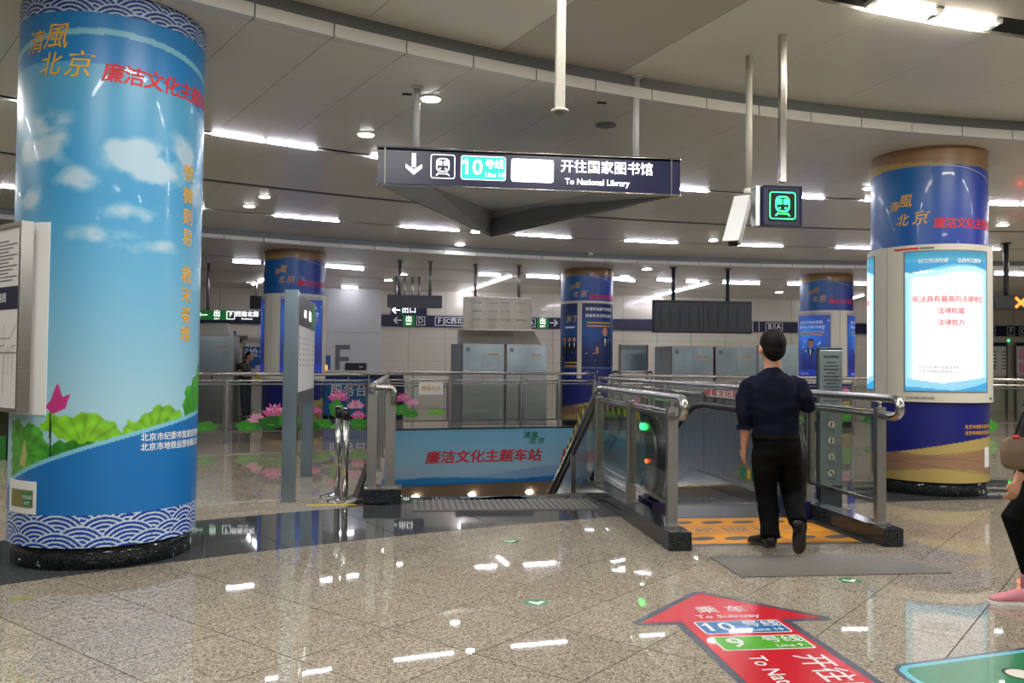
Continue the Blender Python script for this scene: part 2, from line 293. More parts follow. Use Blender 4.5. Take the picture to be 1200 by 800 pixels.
def art_gold(U, Z, fine=True):
    n = len(U); t = np.clip((U+.3)/1.0, 0, 1); top = mix(H('0a62a8')+np.zeros((n, 3)), H('12329c')+np.zeros((n, 3)), np.clip(t+(3.5-Z)*.4, 0, 1))
    c = top.copy(); lo = Z < 2.0; c[lo] = H('141a70')
    zt = 3.83-.03*(U+.1)**2
    g = Z > zt; c[g] = H('a68b4a'); g2 = Z > 3.86-.10*np.clip(U, -1, .9); c[g & g2] = H('8a6a47'); lw = .008 if fine else -1; c[np.abs(Z-(3.9-.05*U)) < lw] = H('5c4128')
    c[(np.abs(Z-(3.83-.22*np.clip(U-.05, 0, 2)**2)) < lw) & (Z < zt) & (U > 0)] = H('b5a56e')
    zb = .56+.12*U+.03*np.sin(U*3); k = Z < zb; c[k] = H('b09a5c'); zb2 = .50-.03*np.cos(U*4); c[k & (Z < zb2)] = H('96745a'); zb3 = .27+.05*np.sin(U*3.+1); c[k & (Z < zb3)] = H('b09a5c')
    if fine:
     for a, b, f, p in ((.5, .08, 2.2, 0), (.4, .06, 3., 1), (.33, .07, 2.5, 2.4)): c[k & (np.abs(Z-(a+b*np.sin(U*f+p))) < lw)] = H('4a3320')
    return c
# ================================================ THE SETTING
ZM, ZU, ZF = 4.05, 4.27, 3.86            # ring ceiling, inner ceiling, outer ceiling
RG = 27.0                                # circle of the guard rail
OX0, OX1, OY0 = -.5, 4.1, 9.42           # stair and escalator well
def arcY(x, R=RG): return RCY+math.sqrt(R*R-(x-RCX)**2)
# ---- floor
def sub_floor(name, polys, z0, z1, m, parent=None):
    b = MB(); b.m(m)
    for p in polys: b.prism(p, z0, z1)
    return b.build(name, parent)
wellarc = [(x, arcY(x)) for x in np.linspace(OX0, OX1, 8)]
floor = struct(sub_floor('floor', [[(-30, -14), (40, -14), (40, OY0), (-30, OY0)], [(-30, OY0), (OX0, OY0), (OX0, wellarc[0][1]), (OX0, 32), (-30, 32)],
    [(OX1, OY0), (40, OY0), (40, 32), (OX1, 32)], wellarc+[(OX1, 32), (OX0, 32)]], -.5, -.012, 'joint'))
def clip(poly, nx, ny, d):      # keep nx*x+ny*y <= d
    out = []
    for i in range(len(poly)):
        a, b = poly[i], poly[(i+1) % len(poly)]; sa, sb = nx*a[0]+ny*a[1]-d, nx*b[0]+ny*b[1]-d
        if sa <= 0: out.append(a)
        if sa*sb < 0: t = sa/(sa-sb); out.append((a[0]+(b[0]-a[0])*t, a[1]+(b[1]-a[1])*t))
    return out
def area(p): return abs(sum(p[i][0]*p[(i+1) % len(p)][1]-p[(i+1) % len(p)][0]*p[i][1] for i in range(len(p))))/2 if len(p) > 2 else 0
DG = .88; near_tiles = []; far_tiles = []; RB0, RB1 = 17.95, 19.5
def radial(p): return math.hypot(p[0]-RCX, p[1]-RCY)
def clipR(poly, R, inside):
    cx = sum(p[0] for p in poly)/len(poly); cy = sum(p[1] for p in poly)/len(poly); d = math.hypot(cx-RCX, cy-RCY); nx, ny = (cx-RCX)/d, (cy-RCY)/d; k = nx*RCX+ny*RCY+R
    return clip(poly, nx, ny, k) if inside else clip(poly, -nx, -ny, -k)
g = .003
for i in range(-40, 80):
    for j in range(-40, 80):
        cx = -.07+(i+j)*DG/2; cy = 4.76+DG/2+(i-j)*DG/2
        if cx < -14 or cx > 26 or cy < -3 or cy > 30: continue
        q = DG/2-g*1.5; t = [(cx, cy-q), (cx+q, cy), (cx, cy+q), (cx-q, cy)]
        r = radial((cx, cy))
        if r < RB0+.5:
            if cy < 2.2 or abs(cx-1) > 8: far_tiles.append(('n', clipR(t, RB0-.004, True), r)); continue
            p = clipR(t, RB0-.004, True)
            if area(p) > .01: near_tiles.append((math.hypot(cx-.3, cy), p))
        if r > RB1-.5:
            for z in ((( -1, 0, 1e9), (1, 0, OX0-.05)), ((-1, 0, -OX1-.05), (1, 0, 1e9)), ((-1, 0, -OX0+.05), (1, 0, OX1+.05))):
                p = t
                for h_ in z: p = clip(p, *h_) if p else p
                if z[0][2] == -OX0+.05 and p:
                    if cy < 14: continue
                    p = clipR(p, RG+.12, False)
                if p: p = clipR(p, RB1+.004, False)
                if p and area(p) > .01: far_tiles.append(('f', p, r))
near_tiles.sort(key=lambda t: t[0])
for _, p in near_tiles[:300]:
    cx = sum(q[0] for q in p)/len(p); cy = sum(q[1] for q in p)/len(p); b = MB(); b.m('floor_granite'); b.prism([(q[0]-cx, q[1]-cy) for q in p], -.012, 0)
    o = b.build('floor_tile', floor); o.location = (cx, cy, 0)
b = MB(); b.m('floor_granite')
for _, p in near_tiles[300:]: b.prism(p, -.012, 0)
for k, p, r in far_tiles:
    if k == 'n' and area(p) > .01: b.prism(p, -.012, 0)
if b.v: b.build('floor_tile', floor)['kind'] = 'stuff'
b = MB(); b.m('polished_beige')
for k, p, r in far_tiles:
    if k == 'f': b.prism(p, -.012, 0)
b.build('floor_tile', floor)['kind'] = 'stuff'
# dark granite band: slabs of a ring
band = struct(MB().m('joint').sector(RB0, RB1, -50, 60, -.012, -.008, 60).build('trim_1'), 'dark granite ring band in the floor')
DA = math.degrees(1.0/18.7); a = -46.
while a < 40:
    for (r0, r1) in ((RB0+.004, RB0+.76), (RB0+.765, RB1-.004)):
        m0 = pol((r0+r1)/2, a+DA/2)
        if OX0-.2 < m0[0] < OX1+.3 and pol(r1, a+DA/2)[1] > OY0+.1: continue
        b = MB(); b.m('dark_granite').sector(r0, r1, a+.012, a+DA-.012, -.008, .001, 3); b.build('granite_slab', band)
    a += DA
# ---- well walls and lower level
lw = MB(); lw.m('wall_beige'); lw.bb((OX0-.2, OY0, -5.2), (OX0, 17, -.5)); lw.bb((OX1, OY0, -5.2), (OX1+.2, 18, -.5)); lw.bb((OX0, OY0-.2, -5.2), (OX1, OY0, -.5)); struct(lw.build('wall_well'), 'side walls of the stair and escalator well')
lf = MB(); lf.m('polished_beige'); lf.bb((-12, 5, -5.4), (18, 40, -5.2)); struct(lf.build('floor_lower'), 'floor of the lower level')
# ---- ceilings
def ring_ceiling(name, r_edges, z, a0, a1, da, m, mp=None, gap=.006, full=True, perf=None, label=None):
    b = MB(); b.m('ceiling_void').sector(r_edges[0][0]-.0, r_edges[-1][1], -75, 75, z+.035, z+.06, 80)
    base = struct(b.build(name), label); k = 0
    for r0, r1 in r_edges:
        a = a0
        while a < a1-1e-6:
            q = math.degrees(gap/((r0+r1)/2)); b = MB(); mm = m
            if perf and perf(r0, a+da/2): mm = 'ceiling_perforated'
            b.m(mm).sector(r0+gap/2, r1-gap/2, a+q/2, a+da-q/2, z, z+.03, 3); b.build('ceiling_panel', base); k += 1; a += da
        b = MB(); b.m(m)
        for s0, s1 in ((-75, a0), (a, 75)):
            n = max(1, int((s1-s0)/5)); b.sector(r0+gap/2, r1-gap/2, s0+.02, s1-.02, z, z+.03, n*2)
        b.build('ceiling_panel_row', base)['kind'] = 'stuff'
    return base
A0 = -35.06
c_mid = ring_ceiling('ceiling_ring', [(17.86, 21.22), (21.36, 23.84), (24.0, 26.24), (26.34, 28.45)], ZM, A0, A0+2.05*27, 2.05, 'ceiling_panel', label='ring ceiling of radial metal panels between the two steps')
c_up = ring_ceiling('ceiling_inner', [(4, 9.5), (9.6, 13.0), (13.0, 15.45), (15.75, 17.84)], ZU, -38.2, -38.2+4.1*12, 4.1, 'ceiling_panel', perf=lambda r, a: r < 15.5 or -22.5 < a < -17.6, label='raised inner ceiling of large metal panels')
b = MB(); b.m('ceiling_panel').add([pol(R_, a_, ZU+.0) for a_ in range(75, 286, 15) for R_ in (0, 17.84)], [(2*i, 2*i+2, 2*i+3, 2*i+1) for i in range(14)]); struct(b.build('ceiling_rear'), 'part of the ceiling behind the viewer')
b = MB(); b.m('ceiling_panel').sector(.01, 4, -75, 75, ZU, ZU+.03, 20); struct(b.build('ceiling_centre'), 'centre of the round ceiling')
c_far = ring_ceiling('ceiling_outer', [(28.47, 31.2), (31.3, 34.2), (34.3, 37.4), (37.5, 44)], ZF, -26.9, -26.9+4.1*12, 4.1, 'ceiling_panel_far', label='outer ceiling beyond the second step')
# steps in the ceiling: grey strip with a row of white fascia panels below it
def step(name, R, zlow, zmid, zhigh, a0, a1, da, label):
    base = struct(MB().m('grey_trim').sector(R-.03, R+.02, -75, 75, zmid, zhigh+.02, 110).build(name), label); a = a0
    while a < a1:
        MB().m('white_trim').sector(R-.075, R+.01, a+.02, a+da-.02, zlow, zmid, 2).build('fascia_panel', base); a += da
    b = MB(); b.m('white_trim').sector(R-.075, R+.01, -75, a0, zlow, zmid, 20); b.sector(R-.075, R+.01, a, 75, zlow, zmid, 20); b.build('fascia_strip', base)['kind'] = 'stuff'
step('trim_2', 17.84, ZM-.003, ZM+.10, ZU, A0, 20, 2.05, 'curved ceiling step of grey strip and white fascia panels, nearer one')
step('trim_3', 28.45, ZF-.003, ZF+.075, ZM, A0, 20, 1.54, 'curved ceiling step of grey strip and white fascia panels, farther one')
# ---- light rows
def tube(b, p0, p1, r=.022): b.tube([p0, p1], r, 8)
def light_pair(R, a, length, z, label, n=2, r=.026, grp='fluorescent tube lights in the ring ceiling'):
    t = thing('tube_light', label, 'light', pol(R, a+length/2, z), grp)
    MB().m('light_slot').sector(R-.06, R+.06, a, a+length, z+.022, z+.034, 3).build('housing', t)
    for i in range(n):
        s = length/n; b = MB(); b.m('tube_light').tube([pol(R, a+s*i+.07, z+.005), pol(R, a+s*(i+.5), z+.005), pol(R, a+s*(i+1)-.07, z+.005)], r, 8); b.build('tube', t)
    pieces('end_cap', t, 'white_trim', [(pol(R, min(max(a+length/n*i, a+.03), a+length-.03), z+.012), (.03, .05, .03)) for i in range(n+1)])
def light_row(R, start, period, length, lab, n, r, grp, amax):
    k = -4
    while start+k*period < 40:
        a = start+k*period; x = proj(pol(R, a+length/2, ZM))[0]
        if -40 < x < 1240: light_pair(R, a, length, ZM, lab % ORD[light_row.k], n, r, grp); light_row.k += 1
        else: lamp_area('ring_tube_outside_view', pol(R, a+length/2, ZM-.02), (0, 0, -math.radians(a+length/2)), 1.2, .06, 30)
        k += 1
def proj(p): q = RC.T @ (np.array(p, float)-CV); return 600-1000*q[0]/q[2], 400+1000*q[1]/q[2]
light_row.k = 0; light_row(21.29, -26.97, 5.14, 3.4, 'pair of fluorescent tubes in the nearer ceiling slot, %s from the left', 2, .026, 'fluorescent tube pairs in the nearer slot', 40)
light_row.k = 0; light_row(26.29, -21.85, 5.1, 2.65, 'single fluorescent tube just before the far ceiling step, %s from the left', 1, .024, 'fluorescent tubes near the far ceiling step', 40)
def slotring(R, w, z, nm, lab): struct(MB().m('light_slot').sector(R-w/2, R+w/2, -75, 75, z+.005, z+.03, 110).build(nm), lab)
slotring(21.29, .035, ZM, 'trim_4', 'dark slot holding the first light row'); slotring(26.29, .025, ZM, 'trim_5', 'dark slot holding the second light row'); struct(MB().m('light_slot').sector(23.845, 23.93, -75, 75, ZM+.012, ZM+.03, 110).build('trim_6'), 'dark ventilation slot in the ring ceiling'); struct(MB().m('grey_trim').sector(23.93, 24.0, -75, 75, ZM-.0, ZM+.03, 110).build('trim_7'), 'grey edge of the ventilation slot')
struct(MB().m('light_slot').sector(15.47, 15.73, -75, 75, ZU+.02, ZU+.04, 110).build('trim_8'), 'wide dark slot in the inner ceiling')
_p = gp(968, 30, ZU); _q = gp(1115, 52, ZU); aL = math.degrees(math.atan2(_p[0]-RCX, _p[1]-RCY)); aR = math.degrees(math.atan2(_q[0]-RCX, _q[1]-RCY)); DL = aR-aL
for i in range(-3, 4):
    a = aL+i*DL*1.9
    if i: lamp_area('slot_tube_outside_view', pol(15.6, a+DL/2, ZU-.02), (0, 0, -math.radians(a+DL/2)), 1.3, .15, 45); continue
    t = thing('double_tube_light', 'bright double row of fluorescent tubes in the wide dark slot at upper right', 'light', pol(15.6, a+DL/2, ZU))
    for s in range(2):
        for dr in (-.05, .05): MB().m('big_tube').tube([pol(15.6+dr, a+DL/2*s+.1, ZU), pol(15.6+dr, a+DL/2*(s+1)-.1, ZU)], .024, 8).build('tube', t)
        pieces('end_cap', t, 'white_trim', [(pol(15.6, a+DL/2*s+.05, ZU+.01), (.06, .16, .05)), (pol(15.6, a+DL/2*(s+1)-.05, ZU+.01), (.06, .16, .05))])
# more of the same light behind the viewer
for i, (R_, a_) in enumerate(((9.55, -40), (9.55, -10), (9.55, 20), (4.2, -60), (4.2, 0), (4.2, 60), (9.55, -70))):
    p = pol(R_, a_, ZU-.02); lamp_area('ceiling_tube_behind', p, (0, 0, 0), 1.6, .15, 60)
# outer ceiling lights: measured pieces
def far_tube(px, lab, grp='fluorescent tubes in the outer ceiling', n=1):
    p, q = gp(*px[:2], ZF), gp(*px[2:], ZF); t = thing('ceiling_tube', lab, 'light', (p+q)/2, grp); d = q-p
    for i in range(n): MB().m('tube_far').tube([p+d*((i+.03)/n)-[0, 0, .01], p+d*((i+.97)/n)-[0, 0, .01]], .03, 8).build('tube', t)
    pieces('end_cap', t, 'light_slot', [(p+d*(i/n), (.12, .12, .02)) for i in range(n+1)])
for k_, e in enumerate(sorted(((272, 305.5, 306, 307.5), (380, 311, 427, 315), (560, 321, 587, 322), (616, 323, 656, 325), (717, 326, 744, 328.5), (770, 327, 788, 328.5), (804, 329, 819, 329.6), (846, 330.5, 891, 331.8), (923, 332, 938, 332.4), (1001, 332, 1018, 332.6), (400, 336, 420, 336.7), (1165, 320, 1200, 321)))):
    far_tube(e, 'thin fluorescent tube across the outer ceiling beyond the far step, %s from the left' % ORD[k_])
far_tube((538, 343.5, 600, 322.5), 'slanting double tube light above the steel sign and cabinets', None, 2)
far_tube((759, 349, 831, 331), 'slanting double tube light above the dark hanging screen', None, 2)
far_tube((296, 333, 312, 326), 'short slanting tube light left of the farthest left column', None)
far_tube((996, 350, 1012, 345), 'short slanting tube light right of the farthest right column', None)
# downlights
def downlight(px, py, z, r=.10, lit=True, lab=None):
    p = gp(px, py, z); t = thing('downlight', lab or 'small round recessed downlight in the grey ceiling', 'light', p, 'round recessed downlights' if lab is None else None)
    MB().m('lamp_rim' if lit else 'grey_trim').cyl(p, r*1.12, z-.012, z+.01, 20).build('rim', t); MB().m('down_light' if lit else 'grey_trim').cyl(p, r*.92, z-.018, z-.008, 20).build('lens', t)
for px, py, z, r, lab in ((429, 157, ZM, .09, 'round recessed downlight left of the hanging sign, below the nearer tube row'), (310, 230, ZM, .08, 'round downlight beside the tall left column, right one of two close together'), (292, 241, ZM, .09, 'round downlight beside the tall left column, left one of two close together'),
    (557, 271, ZM, .09, 'small round downlight just left of the tip under the hanging sign'), (539, 286, ZM, .11, 'small round downlight below and left of the sign tip, at the far step'), (836, 281, ZM, .09, 'small round downlight just left of the white camera housing'),
    (1175, 263, ZM, .1, 'round downlight right of the lightbox column'), (1018, 220, ZM, .08, 'round downlight touching the left edge of the lightbox column'), (505, 115, ZM, .095, 'larger round downlight beside the left pole of the hanging sign'),
    (758, 315, ZF, .12, 'tiny downlight in the outer ceiling above the dark screen, left of its poles'), (732, 323, ZF, .12, 'tiny downlight in the outer ceiling just right of the middle column'), (653, 346, ZF, .12, 'tiny downlight in the outer ceiling low beside the middle column'),
    (913, 342, ZF, .12, 'tiny downlight in the outer ceiling above the walking man'), (455, 328, ZF, .12, 'tiny downlight left of the small dark hanging sign'), (472, 321, ZF, .12, 'tiny downlight between the poles of the small dark hanging sign')): downlight(px, py, z, r, True, lab)
for px, py, lab in ((710, 146, 'flat grey round speaker grille in the ring ceiling'),): downlight(px, py, ZM, .1, False, lab)
for px, py in ((477, 110), (705, 120)):
    p = gp(px, py, ZM); tag(MB().m('light_slot').box(p-[0, 0, .004], (.09, .035, .01)).build('ceiling_slot_cover'), 'tiny black slot in the ceiling panel, %s' % ('beside the left sign pole' if px < 500 else 'beside the middle hanging pole'), 'vent')
for px, py, lab in ((288, 330, 'tiny round detector on the outer ceiling at left'), (692, 296, 'tiny round detector on the ceiling by the far step')):
    zc = ZM if px > 600 else ZF; p = gp(px, py, zc); tag(MB().m('white_trim').cyl(p, .06, zc-.05, zc+.01, 14).build('smoke_detector'), lab, 'detector')
# ---- far wall: glossy beige panels on a dark joint
YW = 28.2
wb = struct(MB().m('wall_joint').bb((-16, YW, -.2), (36, YW+.3, ZF+.05)).build('wall_back'), 'far wall clad in glossy beige panels')
x = -15.5
while x < 30:
    for i in range(5):
        z0 = .004+i*.775
        if x+1.2 > -13 and x < 22:
            MB().m('wall_beige').bb((x+.006, YW-.02, z0), (x+1.194, YW, z0+.769)).build('wall_panel', wb)
    x += 1.2
MB().m('wall_beige').bb((22.1, YW-.02, 0), (36, YW, ZF)).build('wall_panel', wb)
pp = onY(380, 400, YW-.35); pq = onY(446, 400, YW-.35)
pier = struct(MB().m('wall_white').bb((pp[0], YW-.35, 0), (pq[0], YW, ZF)).build('trim_9'), 'white wall pier carrying the large grey letter F'); px0 = pp[0]
for zz in (1.1, 2.45): part('joint_line', pier, 'wall_joint', ((pp[0], YW-.352, zz), (pq[0], YW-.35, zz+.012)))
# side and rear walls out of view close the hall
struct(MB().m('wall_beige').bb((-16.3, -12, -.2), (-16, 30, 4.3)).build('wall_left'), 'left end wall of the hall'); struct(MB().m('wall_beige').bb((34, -12, -.2), (34.3, 30, 4.3)).build('wall_right'), 'right end wall of the hall'); struct(MB().m('wall_beige').bb((-16, -12.3, -.2), (34, -12, 4.3)).build('wall_rear'), 'wall behind the viewer')
# ---- banner wall on the far side of the well
fa0 = math.degrees(math.atan2(OX0-RCX, arcY(OX0)-RCY)); fa1 = math.degrees(math.atan2(OX1-RCX, arcY(OX1)-RCY))
curb = tag(MB().m('polished_beige').sector(RG-.1, RG+.12, fa0, fa1, -.5, .17, 8).build('stone_curb'), 'pale stone kerb carrying the far railing above the blue banner', 'kerb')
fas = struct(MB().m('wood_brown').sector(RG-.12, RG+.1, fa0, fa1, -2.4, -.93, 8).build('trim_10'), 'brown fascia below the blue banner')
bl = MB(); bl.m('wood_brown')
struct(bl.sector(RG-.1, RG+12, -20, -2, -2.5, -2.4, 8).build('ceiling_lower'), 'ceiling of the lower level')
def arc_fn(R): return lambda u, v: pol(R, fa0+math.degrees(u/R), v)
def art_banner(U, Z):
    n = len(U); c = mix(H('78b6d8')+np.zeros((n, 3)), H('a9cbdc')+np.zeros((n, 3)), (.1-Z)/1.0)
    c[Z < -.60+.07*np.cos((U-1.2)*1.6)*1.0] = H('9cbcd6'); c[Z < -.70+.12*np.cos((U-4.2)*1.1)] = H('86afd2'); c[Z < -.83+.05*np.cos((U-1.)*1.2)+.05*np.clip(U-3, 0, 3)] = H('2a86c6'); c[Z < -.90+.05*np.clip(U-2, 0, 3)] = H('1a74bd'); return c
LB = math.radians(fa1-fa0)*RG
ban = painted('banner', None, np.linspace(0, LB, 200), np.linspace(-.93, .165, 90), arc_fn(RG-.14), art_banner)
tag(ban, 'long blue banner with red lettering and pale hills below the far railing', 'banner'); 
b = MB(); b.m('rubber_black').sector(RG-.15, RG-.1, fa0, fa1, .165, .19, 8); b.build('top_edge', ban)
def banu(px): p = onY(px, 520, 17.2); a = math.atan2(p[0]-RCX, p[1]-RCY); return (a-math.radians(fa0))*RG
af = arc_fn(RG-.15)
def bantext(s, px0, px1, z, size, m, bold, name='lettering'):
    u0, u1 = banu(px0), banu(px1); b = MB(); b.m(m)
    for i, ch in enumerate(s):
        u = u0+(u1-u0)*(i+.5)/len(s); b.text(ch, size, lambda p, q, u=u: af(p*1.08+u, q*.92+z), bold, slant=.12)
    return b.build(name, ban)
bantext('廉洁文化主题车站', 493, 638, -.40, .29, 'red_print', .02); bantext('廉洁文化主题车站', 662, 800, -.40, .29, 'red_print', .02, 'repeated_lettering')
bantext('清風', 615, 634, .02, .15, 'green_print', .01, 'green_lettering'); bantext('北京', 621, 643, -.10, .15, 'green_print', .01, 'green_lettering')
for i, px in enumerate((482, 553, 625, 654, 739)):  # emissive white ovals added to the fascia, with no fittings
    u = banu(px); p = pol(RG-.125, fa0+math.degrees(u/RG), -1.145); t = MB().m('down_light'); t.tube([p, p+[0, -.015, 0]], .075, 16)
    for v in range(len(t.v)): t.v[v] = (t.v[v][0], t.v[v][1], p[2]+(t.v[v][2]-p[2])*.45)
    tag(t.build('glow_oval'), 'small oval lamp glowing on the brown fascia under the banner, ' + ('first', 'second', 'third', 'fourth', 'fifth')[i] + ' from the left', 'lamp')
# ================================================ COLUMNS
def pc(c, R, x, y):
    d = ray(x, y); a = d[0]**2+d[1]**2; b = -2*(d[0]*c[0]+d[1]*c[1]); k = c[0]**2+c[1]**2-R*R; q = max(0, b*b-4*a*k); t = (-b-math.sqrt(q))/2/a; p = CV+t*d
    an = (math.atan2(p[1]-c[1], p[0]-c[0])-math.atan2(-c[1], -c[0])+PI) % (2*PI)-PI; return an*R, p[2]
def ulist(R, du, lim=1.15): a = np.arange(-lim, lim+du, du); e = PI*R; return np.r_[np.linspace(-e, -lim-.02, 14), a, np.linspace(lim+du+.02, e, 14)]
def cyltext(b, s, size, c, R, phi, u, z, bold=0., pitch=None, vert=False, slant=0., sx=1.):
    f = cyl_fn(c, R, phi)
    if pitch is None: return b.text(s, size, lambda p, q: f(p*sx+u, q+z), bold, slant=slant)
    for i, ch in enumerate(s):
        if ch != ' ': b.text(ch, size, (lambda p, q, i=i: f(p*sx+u, q+z-pitch*i)) if vert else (lambda p, q, i=i: f(p*sx+u+pitch*i, q+z)), bold, slant=slant)
    return b
def cylshell(b, c, R, phi, u0, u1, z0, z1, n=16, thick=.0):
    f = cyl_fn(c, R, phi)
    if thick:
        g = cyl_fn(c, R-thick, phi); k = (R-thick)/R; vs = []
        for i in range(n+1): u = u0+(u1-u0)*i/n; vs += [f(u, z0), f(u, z1), g(u*k, z1), g(u*k, z0)]
        fs = [(0, 1, 2, 3), (4*n, 4*n+3, 4*n+2, 4*n+1)]
        for i in range(n):
            for j in range(4): fs.append((4*i+j, 4*i+4+j, 4*i+4+(j+1) % 4, 4*i+(j+1) % 4))
        return b.add(vs, fs)
    for i in range(n):
        a, e = u0+(u1-u0)*i/n, u0+(u1-u0)*(i+1)/n; b.add([f(a, z0), f(e, z0), f(e, z1), f(a, z1)], [(0, 1, 2, 3)])
    return b
def column(c, label, top, art, du, dz, R=.65, z0=.16):
    t = thing('column', label, 'column', (c[0], c[1], 0), 'round columns of the hall'); phi = math.atan2(-c[1], -c[0])
    b = MB(); b.m('black_granite').cyl(c, R-.03, 0, z0+.02, 64); b.build('stone_base', t)
    b = MB(); b.m('wall_white').cyl(c, R-.015, z0, top, 64); b.build('shaft', t)
    w = painted('printed_wrap', t, ulist(R, du), (np.arange(z0, top+dz*.5, dz) if du > .007 else np.r_[np.arange(z0, .40, .0055), np.arange(.405, 3.87, dz), np.arange(3.872, top+.002, .0055)]), cyl_fn(c, R, phi), art); return t, phi, w
c1 = (-2.2533, 6.8754); T1, ph1, w1 = column(c1, 'tall near column at left wrapped in sky, cloud and lotus print with wave borders', ZM, art_left, .0062, .0085)
R = .652
b = MB(); b.m('gold_print')
for ch, px, py, s in (('清', 41, 52, .17), ('風', 64, 44, .2), ('北', 57, 77, .18), ('京', 90, 77, .2)):
    u, z = pc(c1, R, px, py); cyltext(b, ch, s, c1, R, ph1, u, z, .004, slant=.25)
b.build('gold_lettering', w1)
b = MB(); b.m('red_print'); cyltext(b, '廉洁文化主题车站', .145, c1, R, ph1, -.02, 3.465, .018, .138, slant=.15); b.build('red_lettering', w1)
b = MB(); b.m('gold_print')
for i, (ch, z) in enumerate(zip('禁微则易救末者难', (2.86, 2.69, 2.53, 2.375, 2.095, 1.945, 1.795, 1.65))): cyltext(b, ch, .135, c1, R, ph1, .598, z, .012)
b.build('vertical_lettering', w1)
b = MB(); b.m('white_print'); cyltext(b, '北京市纪委市监委宣传部', .06, c1, R, ph1, .25, .905, .012, .060); cyltext(b, '北京市地铁运营有限公司', .06, c1, R, ph1, .25, .835, .012, .060); b.build('white_lettering', w1)
b = MB(); b.m('paper'); cylshell(b, c1, R+.004, ph1, -1.1, -.415, 1.07, 2.41, 18, .006); wbk = b.build('white_backing', T1)
b = MB(); b.m('paper'); cylshell(b, c1, R+.003, ph1, -.8, -.475, .385, .61, 8, .004); es = b.build('exit_sticker', T1)
b = MB(); b.m('olive'); cylshell(b, c1, R+.006, ph1, -.75, -.50, .43, .55, 8); b.m('green_floor'); cylshell(b, c1, R+.0065, ph1, -.60, -.51, .44, .54, 4); b.m('paper'); cyltext(b, '安全出口', .03, c1, R+.008, ph1, -.585, .50, 0, .026); cyltext(b, 'EXIT', .03, c1, R+.008, ph1, -.555, .46); b.build('exit_plate', es)
# map case standing off the column on its left side
th = ph1-math.radians(64); ca = np.array([c1[0]+.71*math.cos(th), c1[1]+.71*math.sin(th), 0]); nx = np.array([math.cos(th), math.sin(th), 0]); tx = np.array([-math.sin(th), math.cos(th), 0])
T = thing('map_case', 'steel framed line map case mounted on the left side of the near column', 'map', ca+[0, 0, 1.1])
mf = lambda off: (lambda u, v: ca+tx*u+nx*off+np.array([0, 0, v]))
def slab_fn(b, fn0, fn1, u0, v0, u1, v1): b.add([fn0(u0, v0), fn0(u1, v0), fn0(u1, v1), fn0(u0, v1), fn1(u0, v0), fn1(u1, v0), fn1(u1, v1), fn1(u0, v1)], [(0, 3, 2, 1), (4, 5, 6, 7), (0, 1, 5, 4), (1, 2, 6, 5), (2, 3, 7, 6), (3, 0, 4, 7)]); return b
b = MB(); b.m('paper'); slab_fn(b, mf(-.03), mf(.03), -.25, 1.12, .25, 2.37); b.build('board', T)
for (u0, v0, u1, v1) in ((-.28, 1.09, -.25, 2.40), (.25, 1.09, .28, 2.40), (-.25, 1.09, .25, 1.12), (-.25, 2.37, .25, 2.40)): b = MB(); b.m('steel'); slab_fn(b, mf(-.035), mf(.045), u0, v0, u1, v1); b.build('frame_bar', T)
b = MB(); b.m('navy'); rect_fn(b, mf(.032), -.24, 1.80, .24, 1.96); b.m('white_print').text('线路图', .07, shift(mf(.033), -.08, 1.88), .01); b.m('grey_print')
f = mf(.033)
for i in range(12): rect_fn(b, f, -.2, 2.0+i*.025, .12+.08*math.sin(i*2.1), 2.008+i*.025)
for k in range(6): line_fn(b, f, [(-.2+.07*k, 1.35), (-.2+.07*k, 1.45+.05*(k % 3)), (-.1+.06*k, 1.55)], .004)
line_fn(b, f, [(-.22, 1.5), (.22, 1.5)], .005); line_fn(b, f, [(-.22, 1.6), (.1, 1.6), (.2, 1.7)], .004); line_fn(b, f, [(0, 1.2), (0, 1.7)], .004)
b.m('red_print')
for k in range(9): rect_fn(b, f, -.2+.045*k, 1.496, -.19+.045*k, 1.506)
b.build('printed_map', T)
# gold and blue wrapped columns
def gold_column(c, label, detail, top, boxrot=None):
    T, ph, w = column(c, label, top, (lambda U, Z: art_gold(U, Z+(ZM-top)*np.clip((Z-3.)/.8, 0, 1), False)), detail, detail*1.0); R = .652
    b = MB(); b.m('gold_print')
    for ch, u, z, s in (('清', -.40, 3.37, .13), ('風', -.26, 3.42, .17), ('北', -.29, 3.20, .15), ('京', -.09, 3.21, .18)): cyltext(b, ch, s, c, R, ph, u, z, .006, slant=.25)
    b.build('gold_lettering', w)
    b = MB(); b.m('brown'); fl = cyl_fn(c, R-.001, ph); uu = np.linspace(-1.1, 1.1, 60)
    for a_, b_, f_, p_ in ((.46, .07, 2.2, 0), (.38, .06, 3., 1), (.31, .06, 2.5, 2.4)): line_fn(b, fl, [(u, min(a_+b_*math.sin(u*f_+p_), .54+.12*u+.03*math.sin(u*3))) for u in uu], .006)
    line_fn(b, fl, [(u, 3.9-(ZM-top)-.05*u) for u in uu], .006); b.m('cream_panel'); line_fn(b, fl, [(u, 3.82-(ZM-top)-.22*max(0, u-.05)**2) for u in uu[30:58]], .006); b.build('thin_lines', w)
    b = MB(); b.m('red_print'); cyltext(b, '廉洁文化主题车站', .13, c, R, ph, .12, 3.14, .022, .122); b.build('red_lettering', w)
    return T, ph, w
c2 = (6.3465, 9.7164); T2, ph2, w2 = gold_column(c2, 'column at right with a blue and gold wrap and a glowing white law poster box', .011, ZM)
b = MB(); b.m('gold_print'); cyltext(b, '北京市纪委市监委宣传部', .05, c2, R, ph2, .42, .80, .01, .05); cyltext(b, '北京市地铁运营有限公司', .05, c2, R, ph2, .42, .73, .01, .05); b.build('gold_small_print', w2)
b = MB(); b.m('paper'); cylshell(b, c2, R+.001, ph2, .72, .86, .33, .56, 5, .003); b.build('white_sticker', w2)
